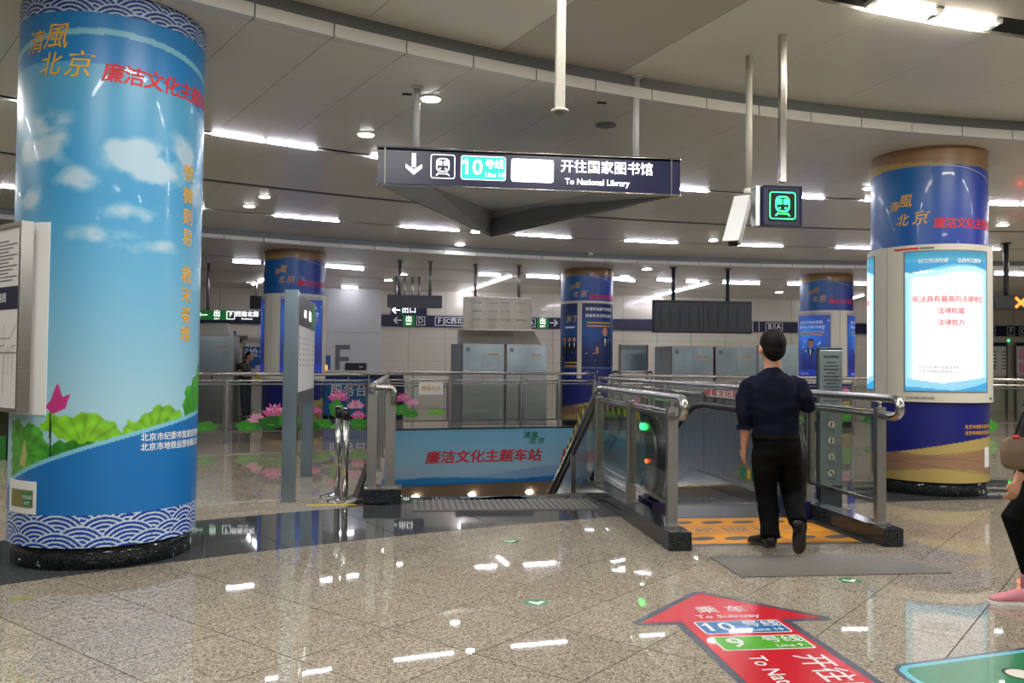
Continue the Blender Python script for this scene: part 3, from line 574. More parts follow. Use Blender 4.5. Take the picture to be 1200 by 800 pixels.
def lightbox(T, c, ph, rot, z0, z1, artfn, m, seams=True, RB=.69, du=.02):
    for k in range(3):
        pc_ = ph+math.radians(rot+120*k); h = RB*math.radians(60)-.006
        b = MB(); b.m('cream_panel'); cylshell(b, c, RB, pc_, -h, h, z0, z1, 24, .04); fr = b.build('lightbox_panel', T)
        hw = RB*math.radians(41); f = cyl_fn(c, RB+.003, pc_)
        painted('backlit_poster', fr, np.arange(-hw, hw+.001, du), np.arange(z0+.13, z1-.08, du), f, artfn, m)
        b = MB(); b.m('grey_trim')
        for (u0, v0, u1, v1) in ((-hw-.014, z0+.116, -hw, z1-.07), (hw, z0+.116, hw+.014, z1-.07), (-hw, z0+.116, hw, z0+.13), (-hw, z1-.085, hw, z1-.07)): cylshell(b, c, RB+.006, pc_, u0, u1, v0, v1, 12 if u1-u0 > .1 else 1, .006)
        b.build('poster_frame', fr)
        yield k, pc_, hw, fr
def art_law(U, Z):
    n = len(U); t = (Z-1.2)/1.6; c = mix(H('f6fbfd')+np.zeros((n, 3)), H('fbfeff')+np.zeros((n, 3)), t); e = np.abs(U)/.5
    c = mix(c, H('7fd0e0')+np.zeros((n, 3)), (e-.72)*3.2); top = Z > 2.60; c[top] = mix(H('8fd9e6')+np.zeros((n, 3)), H('1d87a8')+np.zeros((n, 3)), (Z-2.58)/.2)[top]
    c[(Z > 2.62+.05*np.sin(U*5+1)) & (Z < 2.70)] = H('2b8fc0'); c[(np.abs(Z-(2.58+.04*np.sin(U*6+.5))) < .03)] = H('b7ebf2')
    c[(np.abs(U) < .40) & (Z < 2.52) & (Z > 1.36)] = H('ffffff'); c[(Z < 1.30+.09*np.abs(U+.1)*1.5)] = H('8ccbe6'); c[(Z < 1.22+.25*np.clip(U, 0, 1)**1.3+.08*np.clip(-U, 0, 1))] = H('2f9bd0'); c[(np.abs(U) < .40) & (np.abs(Z-1.60) < .004)] = H('c9b9b0'); return c
for k, p_, hw, fr in lightbox(T2, c2, ph2, 20, 1.08, 2.90, art_law, 'painted_bright', du=.012):
    Rb = .694+.001
    b = MB(); b.m('red_lit')
    if k < 3:
        for s, z, sz in (('宪法具有最高的法律地位', 2.26, .078), ('法律权威', 2.125, .078), ('法律效力', 1.99, .078)): cyltext(b, s, sz, c2, Rb, p_, -(len(s)-1)*.0375, z, .012, .075)
        b.build('red_lettering', fr); b = MB(); b.m('white_print'); cyltext(b, '树立宪法权威  弘扬宪法精神', .055, c2, Rb, p_, -.32, 2.705, .015, .052); b.build('white_lettering', fr)
        b = MB(); b.m('grey_print'); cyltext(b, '北京市纪委市监委宣传部', .04, c2, Rb, p_, -.33, 1.48, 0, .04); cyltext(b, '北京市地铁运营有限公司', .04, c2, Rb, p_, -.33, 1.43, 0, .04); b.build('grey_lettering', fr)
        b = MB(); b.m('rubber_black'); cyltext(b, 'LLG-NH-CPA-020', .04, c2, .6925, p_, -.33, 1.125, .004); cyltext(b, '8:00', .035, c2, .6925, p_, .60, 1.125, .004); b.m('red_print'); cylshell(b, c2, .6925, p_, -.62, -.34, 2.845, 2.868, 6); b.m('grey_print'); cylshell(b, c2, .6925, p_, -.33, -.18, 2.846, 2.868, 6); b.build('serial_print', fr)
def bust(b, f, u, z, s, suit='rubber_black', face='skin'):
    b.m(suit); poly_fn(b, f, [(u-.22*s, z-.55*s), (u+.22*s, z-.55*s), (u+.2*s, z-.1*s), (u+.07*s, z), (u-.07*s, z), (u-.2*s, z-.1*s)])
    b.m(face); poly_fn(b, lambda p, q: f(p, q), [(u+.075*s*math.cos(a), z+.13*s+.1*s*math.sin(a)) for a in np.linspace(0, 2*PI, 12, endpoint=False)])
    b.m('hair'); poly_fn(b, f, [(u-.085*s, z+.15*s), (u-.05*s, z+.18*s), (u+.05*s, z+.18*s), (u+.085*s, z+.15*s), (u+.06*s, z+.25*s), (u-.06*s, z+.25*s)])
    b.m('white_print'); poly_fn(b, f, [(u-.03*s, z-.02*s), (u+.03*s, z-.02*s), (u, z-.2*s)]); return b
def art_night(U, Z):
    n = len(U); c = mix(H('0d1b66')+np.zeros((n, 3)), H('1f6fd0')+np.zeros((n, 3)), np.exp(-((Z-2.35)**2/.25+(U+.1)**2/.4))); st = fbm(U*1., Z, .05, 9); c[st > .80] = H('9fd0ff'); c[Z < 1.42] = H('12309a'); c[np.abs(Z-1.42) < .008] = H('7f9fd8'); return c
c3 = (-2.4203, 19.0706); c5 = (10.7689, 20.8281); c4 = (4.5136, 21.0252)
T3, ph3, w3 = gold_column(c3, 'distant column at left with blue gold wrap and blue posters behind the steel board', .03, ZF)
T5, ph5, w5 = gold_column(c5, 'distant column right of the walking man with a glowing blue poster box', .03, ZF)
T4, ph4, w4 = gold_column(c4, 'middle distant column with dark blue flush posters split by a white strip', .03, ZF)
def dress(T, c, ph, rot, big):
    for k, p_, hw, fr in lightbox(T, c, ph, rot, 1.10, 2.92, art_night, 'painted_lit', du=.035):
        Rb = .696; f = cyl_fn(c, Rb, p_); b = MB(); b.m('white_print'); cyltext(b, '树立宪法权威弘扬', .08, c, Rb, p_, -.33, 2.62, .02, .085); cyltext(b, '国家宪法日暨宪法宣传', .07, c, Rb, p_, -.35, 2.50, .02, .075); cyltext(b, '廉洁文化', .06, c, Rb, p_, -.3, 1.32, .01, .07)
        b.m('gold_print'); rect_fn(b, f, -.35, 2.36, .35, 2.39, 8); rect_fn(b, f, -.35, 2.29, .3, 2.32, 8)
        if big == 5: bust(b, cyl_fn(c, Rb, p_), .0, 1.95, 1.0, 'dark_panel')
        b.build('poster_print', fr)
dress(T3, c3, ph3, 18, 3); dress(T5, c5, ph5, -32, 5)
# middle column: flush posters
f4 = cyl_fn(c4, .655, ph4)
for (px0, px1, lab) in ((650, 676, 0), (682, 716, 1)):
    u0 = pc(c4, .655, max(px0, 658.5), 400)[0] if lab else -1.15; u1 = pc(c4, .655, px1, 400)[0]
    if lab: u1 = 1.0
    ps = painted('poster', T4, np.linspace(u0, u1, 40), np.linspace(1.15, 2.98, 70), f4, lambda U, Z: art_night(U*0+.4*np.sin(U), Z)*.75)
    b = MB(); fn = cyl_fn(c4, .658, ph4)
    if lab:
        b.m('white_print'); cyltext(b, '珍惜宪法赋予的权利', .085, c4, .658, ph4, u0+.12, 2.84, .02, .088); cyltext(b, '国家宪法日宪法宣传', .085, c4, .658, ph4, u0+.12, 2.68, .02, .088)
        b.m('gold_print'); rect_fn(b, fn, u0+.12, 2.50, u0+.8, 2.53, 8); rect_fn(b, fn, u0+.12, 2.42, u0+.8, 2.45, 8); bust(b, fn, .5, 2.15, 1.15); b.m('skin'); poly_fn(b, fn, [(.22, 1.75), (.3, 1.75), (.31, 1.9), (.24, 1.95)]); b.m('white_print'); rect_fn(b, fn, u0+.1, 1.75, u0+.3, 1.77); rect_fn(b, fn, u0+.1, 1.30, u0+.4, 1.34)
    else:
        b.m('gold_print'); cyltext(b, '来了', .17, c4, .658, ph4, -.47, 2.60, .01, .17); b.m('white_print'); rect_fn(b, fn, -.6, 2.38, -.3, 2.42, 4)
        for u in (-.62, -.45, -.31): bust(b, fn, u, 2.02, .62)
        b.m('gold_print'); rect_fn(b, fn, -.62, 1.52, -.22, 1.55, 5); rect_fn(b, fn, -.62, 1.44, -.22, 1.47, 5)
    b.build('poster_print', ps)
b = MB(); b.m('cream_panel'); ua = pc(c4, .66, 676.4, 400)[0]; ub = pc(c4, .66, 681.6, 400)[0]; cylshell(b, c4, .66, ph4, ua, ub, 1.15, 3.0, 4, .006); cylshell(b, c4, .66, ph4, -1.15, 1.0, 2.99, 3.05, 20, .006); b.build('white_strip', T4)

# ================================================ HANGING SIGNS
def YF(Y): return lambda u, v: (u, Y, v)
def XZ(px, py, Y): p = onY(px, py, Y); return p[0], p[2]
def pole(parent, x, y, z0, z1, r=.03, m='steel_satin', name='pole'):
    b = MB(); b.m(m).cyl((x, y), r, z0, z1, 14); b.build(name, parent); b = MB(); b.m(m).cyl((x, y), r*2., z1-.02, z1, 18); b.build('ceiling_flange', parent)
YS = 7.85
xL, zb = XZ(442, 214.5, YS); xR, zb2 = XZ(797, 231, YS); zt = XZ(442, 171, YS)[1]; zb = (zb+zb2)/2
apex = gp(575, 277, zb)
ax, ay = apex[0], apex[1]
T = thing('hanging_sign', 'large triangular navy platform sign with white arrow and lettering on steel poles', 'sign', ((xL+xR)/2, YS, zb))
PL, PR, PA = np.array([xL, YS]), np.array([xR, YS]), np.array([ax, ay])
def board(A, B, name, m, inset=.05):
    d = (B-A)/np.linalg.norm(B-A); n = np.array([-d[1], d[0]]); cen = (PL+PR+PA)/3
    if np.dot(cen-A, n) < 0: n = -n
    b = MB(); b.m(m).prism([tuple(A), tuple(B), tuple(B+n*inset-d*inset*.8), tuple(A+n*inset+d*inset*.8)], zb+.012, zt-.008); return b.build(name, T)
fb = board(PL, PR, 'front_board', 'navy_sign'); board(PR, PA, 'side_board', 'grey_trim'); board(PA, PL, 'side_board', 'grey_trim')
for A, B in ((PL, PR), (PR, PA), (PA, PL)):
    for z in (zb, zt-.012): MB().m('steel').tube([(A[0], A[1], z+.006), (B[0], B[1], z+.006)], .011, 8).build('edge_trim', T)
# folded underside: sloping grey panels around a shallow centre
cen = (PL+PR+PA)/3; inn = [tuple(cen+(p-cen)*.60) for p in (PL, PR, PA)]; inn[2] = tuple(PA+(cen-PA)*.06); b = MB(); b.m('sign_underside')
inn = [tuple(PL+(PR-PL)*.16+(PA-PL)*.01), tuple(PR+(PL-PR)*.26+(PA-PR)*.01), tuple(PA+((PL+PR)/2-PA)*.055)]
O3 = [(*p, zb) for p in (PL, PR, PA)]; I3 = [(inn[0][0], inn[0][1], zb+.02), (inn[1][0], inn[1][1], zb+.02), (inn[2][0], inn[2][1], zb+.30)]
b.add(O3+I3, [(1, 2, 5, 4)]); b.build('underside_flap', T); b = MB(); b.m('sign_underside').add(O3+I3, [(2, 0, 3, 5)]); b.build('underside_flap', T); b = MB(); b.m('wall_white').add(I3, [(0, 2, 1)]); b.build('underside_panel', T)
b = MB(); b.m('grey_trim').prism([tuple(PL), tuple(PR), tuple(PA)], zt-.03, zt-.015); b.build('top_plate', T)
pole(T, *gp(488, 150, zt+.22)[:2], zt-.01, ZM, .032, 'wall_white')
q = onY(745, 185, YS+.15); pole(T, q[0], q[1], zt-.01, ZU, .032, 'wall_white'); q = ad(579, 165, ay-.2); pole(T, q[0], q[1], zt-.01, ZM, .032, 'wall_white')
F = YF(YS-.012)
def sg(px, py): return XZ(px, py, YS-.012)
def yfb(b, u0, v0, u1, v1): return rect_fn(b, F, u0, v0, u1, v1)
for px in (451, 787): x, _ = sg(px, 200); MB().m('steel_dark').box((x, YS-.006, (zb+zt)/2), (.008, .012, zt-zb-.02)).build('seam_strip', fb)
x, z = sg(485, 192); b = MB(); b.m('white_lit'); yfb(b, x-.018, z-.03, x+.018, z+.10); poly_fn(b, F, [(x-.075, z+.0), (x-.075, z-.035), (x, z-.10), (x, z-.05)]); poly_fn(b, F, [(x+.075, z-.0), (x, z-.05), (x, z-.10), (x+.075, z-.035)]); b.build('arrow', fb)
def roundrect(cx, cz, w, h, r=.02):
    P = []
    for sx, sz, a0 in ((1, 1, 0), (-1, 1, 90), (-1, -1, 180), (1, -1, 270)):
        for a in (0, 30, 60, 90): t = math.radians(a0+a); P.append((cx+sx*(w/2-r)+r*math.cos(t), cz+sz*(h/2-r)+r*math.sin(t)))
    return P
def ringpoly(b, f, outer, inner):
    n = len(outer); b.add([f(*p) for p in outer]+[f(*p) for p in inner], [(i, (i+1) % n, n+(i+1) % n, n+i) for i in range(n)])
def train_icon(b, f, x, z, s, frame=True):
    if frame: ringpoly(b, f, roundrect(x, z, s, s, s*.1), roundrect(x, z, s*.93, s*.93, s*.08))
    h = s*.5; ringpoly(b, f, roundrect(x, z+.06*s, h*1.1, h*1.15, h*.35), roundrect(x, z+.06*s, h*.9, h*.95, h*.28))
    for dx in (-.115*s, .115*s): poly_fn(b, f, roundrect(x+dx, z+.14*s, .17*s, .2*s, .02*s)); poly_fn(b, f, roundrect(x+dx, z-.09*s, .08*s, .06*s, .02*s))
    for k in (-1, 1): line_fn(b, f, [(x+k*.16*s, z-.26*s), (x+k*.27*s, z-.38*s)], .05*s)
    line_fn(b, f, [(x-.2*s, z-.3*s), (x+.2*s, z-.3*s)], .035*s)
x, z = sg(519, 195); b = MB(); b.m('white_lit'); train_icon(b, F, x, z, .225); b.build('train_symbol', fb)
F2 = YF(YS-.014)
x, z = sg(566.5, 197); b = MB(); b.m('white_lit'); poly_fn(b, F, roundrect(x, z, .42, .225, .025)); b.m('teal_lit'); poly_fn(b, F2, roundrect(x, z, .405, .21, .02)); b.m('white_lit'); F3 = YF(YS-.016); b.text('10', .2, shift(F3, x-.105, z-.0), .015); line_fn(b, F3, [(x-.168, z+.066), (x-.200, z+.036)], .02); b.text('号线', .09, shift(F3, x+.10, z+.035), .02); b.text('Line 10', .06, shift(F3, x+.105, z-.06), .015); b.build('line_ten_plate', fb)
x, z = sg(624, 200); b = MB(); b.m('cream_lit'); poly_fn(b, F, roundrect(x, z, .40, .215, .025)); b.build('glowing_white_plate', fb)
x, z = sg(711.5, 197.5); b = MB(); b.m('white_lit'); b.text('开往国家图书馆', .128, shift(F, x, z), .013); x, z = sg(700, 214); b.text('To National Library', .077, shift(F, x, z), .022); b.build('lettering', fb)
# thick pole ending in a round foot
q = gp(656, 129, 3.2); T = thing('hanging_pole', 'thick square pole hanging in front with a small round end plate', 'pole', (q[0], q[1], 3.2))
b = MB(); b.m('grey_cream').box((q[0], q[1], (3.2+ZU)/2), (.062, .062, ZU-3.2)); b.build('shaft', T, bevel=.004); b = MB(); b.m('grey_cream').cyl(q, .06, 3.185, 3.2, 24); b.build('end_plate', T); b = MB(); b.m('grey_trim').cyl(q, .035, 3.178, 3.186, 20); b.build('sensor', T)
# camera housing on its pole
q = gp(878, 66, ZU); qb = ad(877, 222, 7.72); T = thing('security_camera', 'pale tilted security camera housing at the end of a white ceiling pole', 'camera', (q[0], q[1], qb[2]))
b = MB(); b.m('grey_cream').cyl(q, .03, qb[2]-.02, ZU, 16); b.build('pole', T); b = MB(); b.m('cream_panel').cyl(q, .045, qb[2]-.05, qb[2]+.0, 16); b.build('bracket', T); b = MB(); b.m('grey_trim').cyl(q, .03, qb[2]-.10, qb[2]-.04, 14); b.build('swivel', T)
A, B = ad(872, 234, 7.6), ad(859, 284, 7.3); d = Vector(B-A); rot = d.to_track_quat('Y', 'Z').to_matrix(); L = d.length
b = MB(); b.m('wall_white').box((A+B)/2, (.115, L, .10), T=rot); b.build('housing', T, bevel=.012); b = MB(); b.m('wall_white').box((A+B)/2+np.array(rot @ Vector((0, .03, .06))), (.14, L*1.05, .012), T=rot); b.build('sun_shield', T); b = MB(); b.m('black_plastic').box(B+np.array(rot @ Vector((0, .003, 0))), (.08, .01, .07), T=rot); b.build('lens_window', T)
# green train sign
q = ad(916.5, 214, 7.2); qt = gp(919, 41, ZU); T = thing('green_train_sign', 'small square navy sign with a glowing green train symbol on a steel pole', 'sign', (q[0], q[1], q[2]))
b = MB(); b.m('steel').box((q[0], q[1], (q[2]+ZU)/2), (.055, .055, ZU-q[2])); b.build('pole', T, bevel=.004)
YG = q[1]; x0, z1 = XZ(894, 217, YG-.06); x1, z0 = XZ(939, 265, YG-.06); cx, cz = (x0+x1)/2, (z0+z1)/2; w = x1-x0
b = MB(); b.m('navy_sign').box((cx, YG, cz), (w, .13, z1-z0)); b.build('casing', T, bevel=.01)
for (a, e, c_, d_) in ((cx-w/2, cx+w/2, z1-.012, z1), (cx-w/2, cx+w/2, z0, z0+.012), (cx-w/2, cx-w/2+.012, z0, z1), (cx+w/2-.012, cx+w/2, z0, z1)): MB().m('navy').bb((a, YG-.075, c_), (e, YG-.062, d_)).build('rim', T)
MB().m('rubber_black').box((cx, YG-.067, cz), (w*.72, .004, (z1-z0)*.8)).build('screen', T); b = MB(); b.m('green_neon'); train_icon(b, YF(YG-.071), cx, cz, w*.68); b.build('train_symbol', T); MB().m('steel').box((cx-w/2-.03, YG+.02, cz), (.04, .11, z1-z0)).build('side_bracket', T)
# boards hanging over the far side
def hung(name, label, cat, px0, py0, px1, py1, D, m, poles, th=.08, zc=ZF, polem='steel_satin', pr=.035, group=None):
    p = ad((px0+px1)/2, (py0+py1)/2, D); Y = p[1]; x0, z1 = XZ(px0, py0, Y); x1, z0 = XZ(px1, py1, Y); T = thing(name, label, cat, (p[0], Y, z0), group)
    b = MB(); b.m(m).bb((x0, Y, z0), (x1, Y+th, z1)); pn = b.build('panel', T, bevel=.008)
    for px in poles: x = XZ(px, py0, Y)[0]; pole(T, x, Y+th/2, z1, zc, pr, polem)
    return T, pn, Y, x0, x1, z0, z1
T, pn, Y, x0, x1, z0, z1 = hung('steel_fare_board', 'wide brushed steel board on two poles above the steel cabinets', 'sign', 543, 347, 623, 387, 20.4, 'steel_fare', (557, 608), .06)
b = MB(); b.m('grey_print')
for cx_ in (.2, .43, .62, .84):
    for r_ in range(3):
        for j in range(3): xx = x0+(x1-x0)*cx_+(j-1)*.075; rect_fn(b, YF(Y-.004), xx-.028, z0+.22+r_*.2, xx+.028, z0+.255+r_*.2)
b.build('faint_print', pn)
for a_, b_, c_, d_ in ((x0, z1-.02, x1, z1), (x0, z0, x1, z0+.015)): MB().m('steel').bb((a_, Y-.012, b_), (c_, Y, d_)).build('edge_trim', T)
hung('dark_sign', 'blank dark grey hanging sign seen from behind at centre left', 'sign', 454, 345, 518, 361, 19.8, 'dark_panel', (468, 504), .12)
T, pn, Y, x0, x1, z0, z1 = hung('blue_sign', 'blue exit sign partly hidden behind the blank dark sign', 'sign', 458, 353, 500, 370, 23.5, 'navy', (464, 474, 483, 491), .1, pr=.03)
b = MB(); b.m('white_lit'); b.text('←', .3, shift(YF(Y-.01), x0+.15, z0+.14), .02); b.text('出口', .2, shift(YF(Y-.01), x0+.5, z0+.15), .01); b.m('green_sign'); rect_fn(b, YF(Y-.008), x0+.30, z0+.02, x0+.36, z0+.2); b.build('lettering', pn)
# big dark screen: two panels side by side
T, pn, Y, x0, x1, z0, z1 = hung('hanging_screen', 'large dark glossy hanging screen on two black poles above the far railing', 'screen', 766, 351, 881, 391, 20.6, 'black_plastic', (790, 854), .14, polem='dark_panel', pr=.045)
for a_, e_ in ((.01, .5), (.505, .99)): MB().m('dark_panel').bb((x0+(x1-x0)*a_, Y-.02, z0+.03), (x0+(x1-x0)*e_, Y, z1-.06)).build('display', T)
for k_ in range(9): xx = x0+.15+k_*.24; MB().m('black_plastic').bb((xx, Y-.03, z0+.12), (xx+.03, Y-.02, z1-.14)).build('rib', T)
# red cross display
q = ad(1190, 354, 17.3); T, pn, Y, x0, x1, z0, z1 = hung('red_cross_display', 'dark lane display showing an orange red cross at the right edge', 'screen', 1167, 346, 1222, 363, 17.3, 'black_plastic', (1182,), .14, ZM, 'dark_panel', .05)
xx, zz = XZ(1196, 354.5, Y); b = MB(); b.m('red_led'); f = YF(Y-.012)
for s in (1, -1): line_fn(b, f, [(xx-.12, zz-s*.1), (xx+.12, zz+s*.1)], .055)
b.build('glowing_cross', pn)
MB().m('dark_panel').bb((x0, Y-.01, z0), (x0+.02, Y, z1)).build('bezel', T)
# TV and green exit sign at far left
hung('monitor', 'small black monitor hanging beyond the left columns', 'screen', 293, 346, 307, 362, 25, 'black_plastic', (300,), .1, pr=.03)
T, pn, Y, x0, x1, z0, z1 = hung('exit_sign', 'green and navy exit sign hanging at left between the near and distant columns', 'sign', 226, 363, 308, 375.5, 20.8, 'navy', (243,), .1)
m_ = XZ(269, 370, Y)[0]; m0 = XZ(254, 370, Y)[0]; MB().m('green_sign').bb((x0, Y-.012, z0), (m0, Y, z1)).build('green_field', pn); MB().m('green_sign').bb((m0+.02, Y-.012, z0), (m_, Y, z1)).build('green_field', pn)
b = MB(); f = YF(Y-.016); zc_ = (z0+z1)/2; b.m('white_lit'); b.text('出', .17, shift(f, XZ(262, 0, Y)[0], zc_+.03), .02); b.text('EXIT', .06, shift(f, XZ(262, 0, Y)[0], zc_-.09), .01); ringpoly(b, f, roundrect(XZ(278, 0, Y)[0], zc_, .2, .2, .02), roundrect(XZ(278, 0, Y)[0], zc_, .17, .17, .02)); b.text('F', .14, shift(f, XZ(278, 0, Y)[0], zc_+.015), .02); b.text('西南北街', .14, shift(f, XZ(297, 0, Y)[0], zc_+.03), .02); b.text('Southwest', .06, shift(f, XZ(297, 0, Y)[0], zc_-.08), .01); b.text('出口', .12, shift(f, XZ(238, 0, Y)[0], zc_), .01); rect_fn(b, f, XZ(244, 0, Y)[0], zc_-.01, XZ(251, 0, Y)[0], zc_+.01); b.build('lettering', pn)
# ---- long navy band on the far wall
YB = YW-.10; T = thing('direction_band', 'long navy direction band with exit letters across the far beige wall', 'sign', (4, YB, 2.75))
z1 = onY(700, 373, YB)[2]; z0 = onY(700, 386, YB)[2]; xa, xb = onY(225, 370, YB)[0], 24
MB().m('navy').bb((xa, YB, z0), (xb, YB+.06, z1)).build('band', T)
bn = T.children[0] if T.children else None
def blet(px, s, name, boxed=True, size=.24, w=None, col='white_print'):
    x = onY(px, 375, YB)[0]; zc = (z0+z1)/2; b = MB(); b.m(col); f = YF(YB-.006)
    if boxed: ww = w or .29; ringpoly(b, f, roundrect(x, zc, ww, .29, .01), roundrect(x, zc, ww-.04, .25, .01))
    b.text(s, size, shift(f, x, zc+.005), .012); b.build(name, T)
blet(493, 'D', 'letter_plate'); blet(515, 'F', 'letter_plate'); blet(532.5, 'C西北', 'letter_plate', True, .2, .62); blet(902, 'B', 'letter_plate'); blet(912.5, 'A', 'letter_plate'); blet(622.5, 'A', 'letter_plate'); blet(1162, 'D', 'letter_plate'); blet(1184.5, 'F', 'letter_plate'); blet(1198.5, 'C', 'letter_plate')
blet(466, '←', 'arrow', False, .36); blet(649, '→', 'arrow', False, .36)
for px in (479, 636): x = onY(px, 375, YB)[0]; MB().m('green_sign').bb((x-.19, YB-.008, z0+.005), (x+.19, YB, z1-.005)).build('green_field', T); b = MB(); b.m('white_lit').text('出', .22, shift(YF(YB-.012), x, (z0+z1)/2+.05), .015); b.text('EXIT', .085, shift(YF(YB-.012), x, (z0+z1)/2-.11), .01); b.build('exit_letters', T)
for px in (882, 900-1.5-9): x = onY(px, 375, YB)[0]; MB().m('white_print').bb((x-.01, YB-.006, z0+.02), (x+.01, YB, z1-.02)).build('divider', T)
# letter F on the pier
x, z = XZ(401.5, 418, YW-.36); x0_ = XZ(393, 418, YW-.36)[0]; x1_ = XZ(410, 418, YW-.36)[0]; z1_ = XZ(401, 404, YW-.36)[1]; z0_ = XZ(401, 434, YW-.36)[1]
b = MB(); b.m('grey_print'); Yp = YW-.36
b.bb((x0_, Yp-.01, z0_), (x0_+.14, Yp, z1_)); b.bb((x0_+.14, Yp-.01, z1_-.14), (x1_, Yp, z1_)); b.bb((x0_+.14, Yp-.01, z1_-.52), (x1_-.03, Yp, z1_-.38)); tag(b.build('exit_letter'), 'large grey letter F on the white wall pier', 'letter')
# ================================================ RAILINGS
def railing(name, label, f, posts, zb=0., ztop=1.21, z2=1.09, zg0=.30, zg1=1.05, bull0=False, bull1=False, r=.036, r2=.018, ps=(.06, .06), glass=True, group=None, step_=.6, hmat='steel', cat='railing', double=False):
    s0, s1 = posts[0], posts[-1]; p0 = f(s0); T = thing(name, label, cat, (p0[0], p0[1], zb), group)
    P = lambda s, z: np.array([f(s)[0], f(s)[1], z]); sgn = 1 if s1 > s0 else -1
    ss = [s0+(s1-s0)*i/max(1, round(abs(s1-s0)/step_)) for i in range(max(1, round(abs(s1-s0)/step_))+1)]
    pts = [P(s, ztop) for s in ss]
    def bull(s, d): return [P(s+d*a, z) for a, z in ((.02, ztop-.145), (.20, ztop-.145), (.26, ztop-.135), (.295, ztop-.105), (.30, ztop-.07), (.295, ztop-.04), (.26, ztop-.008), (.20, ztop))]
    if bull0: pts = bull(s0, -sgn*bull0)+pts
    if bull1: pts = pts+bull(s1, sgn*bull1)[::-1]
    b = MB(); b.m(hmat).tube(pts, r, 12); b.build('handrail', T); b = MB(); b.m('steel').tube([P(s, z2) for s in ss], r2, 8); b.build('middle_rail', T)
    for s in posts:
        q = f(s); q2 = f(s+.01); a = math.atan2(q2[1]-q[1], q2[0]-q[0]); b = MB(); b.m('steel_satin').box((q[0], q[1], (zb+z2+.03)/2), (*ps, z2+.03-zb), a); po = b.build('post', T)
        b = MB(); b.m('steel').tube([P(s, z2), P(s, ztop)], .014, 8); b.build('saddle', po); b = MB(); b.m('chrome').box((q[0], q[1], zb+.006), (ps[0]+.06, ps[1]+.05, .012), a); b.build('base_plate', po)
    if glass:
        for a_, e_ in zip(posts[:-1], posts[1:]):
            k = 1 if e_ > a_ else -1; a0, e0 = a_+k*(ps[0]/2+.02), e_-k*(ps[0]/2+.02); A, B = f(a0), f(e0); an = math.atan2(B[1]-A[1], B[0]-A[0]); L = math.hypot(B[1]-A[1], B[0]-A[0]); c = ((A[0]+B[0])/2, (A[1]+B[1])/2)
            b = MB(); b.m('rail_glass').box((*c, (zg0+zg1)/2), (L, .010, zg1-zg0), an); gl = b.build('glass_panel', T)
            for z in (zg0, zg1): b = MB(); b.m('steel').box((*c, z), (L, .035, .03), an); b.build('frame_rail', gl)
            for q in (A, B): b = MB(); b.m('steel_dark').box((q[0], q[1], (zg0+zg1)/2), (.025, .035, zg1-zg0), an); b.build('frame_rail', gl)
    return T
fX = lambda X: (lambda s: (X, s))
# kerbs under the near rails
XL, XR = 2.175, 3.985
def kerb(name, label, x0, x1, y0, y1, slope=False):
    b = MB(); b.m('black_granite')
    if slope: b.add([(x, y, z) for x in (x0, x1) for y, z in ((y0, 0.), (y0, .15), (y1, .15), (16.5, .15-(16.5-y1)*.5), (16.5, -.35-(16.5-y1)*.5), (y1-.3, 0.))], [(0, 1, 2, 3, 4, 5), (11, 10, 9, 8, 7, 6)]+[(i, 6+i, 6+(i+1) % 6, (i+1) % 6) for i in range(6)])
    else: b.bb((x0, y0, 0.001), (x1, y1, .15))
    return tag(b.build(name, bevel=.006), label, 'kerb')
kerb('granite_kerb', 'polished dark granite kerb under the railing between stair and escalator', XL-.095, XL+.095, 6.55, 9.75, True)
kerb('granite_kerb', 'polished dark granite kerb under the railing right of the walking man', XR-.085, XR+.085, 6.57, 17.6)
kerb('granite_kerb', 'short dark granite block under the railing end at the top of the stairs', -.41, -.02, 8.98, 9.4)
tag(MB().m('polished_beige').bb((-.42, 9.4, 0.001), (-.24, 16.8, .15)).build('granite_kerb', bevel=.006), 'pale stone kerb along the left side of the stair well', 'kerb')
RL = railing('escalator_railing', 'glass and steel railing with bent handrail end between stair and escalator', fX(XL), [6.78, 8.05, 9.42], .15, 1.20, 1.09, .33, 1.05, bull0=1, ps=(.06, .085))
# sloping continuation down the stair
b = MB(); zs = lambda y, z: z-(y-9.42)*.52
b.m('steel').tube([(XL, 9.42, 1.2), (XL, 9.6, 1.13), (XL, 16, zs(16, 1.2))], .036, 12); b.build('sloping_handrail', RL)
b = MB(); b.m('steel_dark').tube([(XL, 9.42, 1.07), (XL, 9.6, 1.0), (XL, 16, zs(16, 1.07))], .03, 8); b.build('sloping_rail', RL); b = MB(); b.m('steel_dark').tube([(XL, 9.42, .34), (XL, 9.6, .26), (XL, 16, zs(16, .33))], .03, 8); b.build('sloping_rail', RL)
for y in (10.9, 12.4, 13.9): b = MB(); b.m('steel_satin').bb((XL-.03, y-.03, zs(y, .15)), (XL+.03, y+.03, zs(y, 1.07))); b.build('post', RL)
b = MB(); b.m('rail_glass').add([(XL+dx, y, z) for dx in (-.005, .005) for y, z in ((9.5, .36), (9.5, 1.02), (15.8, zs(15.8, 1.04)), (15.8, zs(15.8, .36)))], [(0, 1, 2, 3), (7, 6, 5, 4), (0, 4, 5, 1), (1, 5, 6, 2), (2, 6, 7, 3), (3, 7, 4, 0)]); b.build('glass_panel', RL)
railing('escalator_railing', 'glass and steel railing with bent handrail end right of the walking man', fX(XR), [6.78, 8.05, 9.5, 11.0, 12.5, 14.0, 15.5, 17.3], .15, 1.21, 1.10, .33, 1.06, bull0=1, ps=(.06, .08))
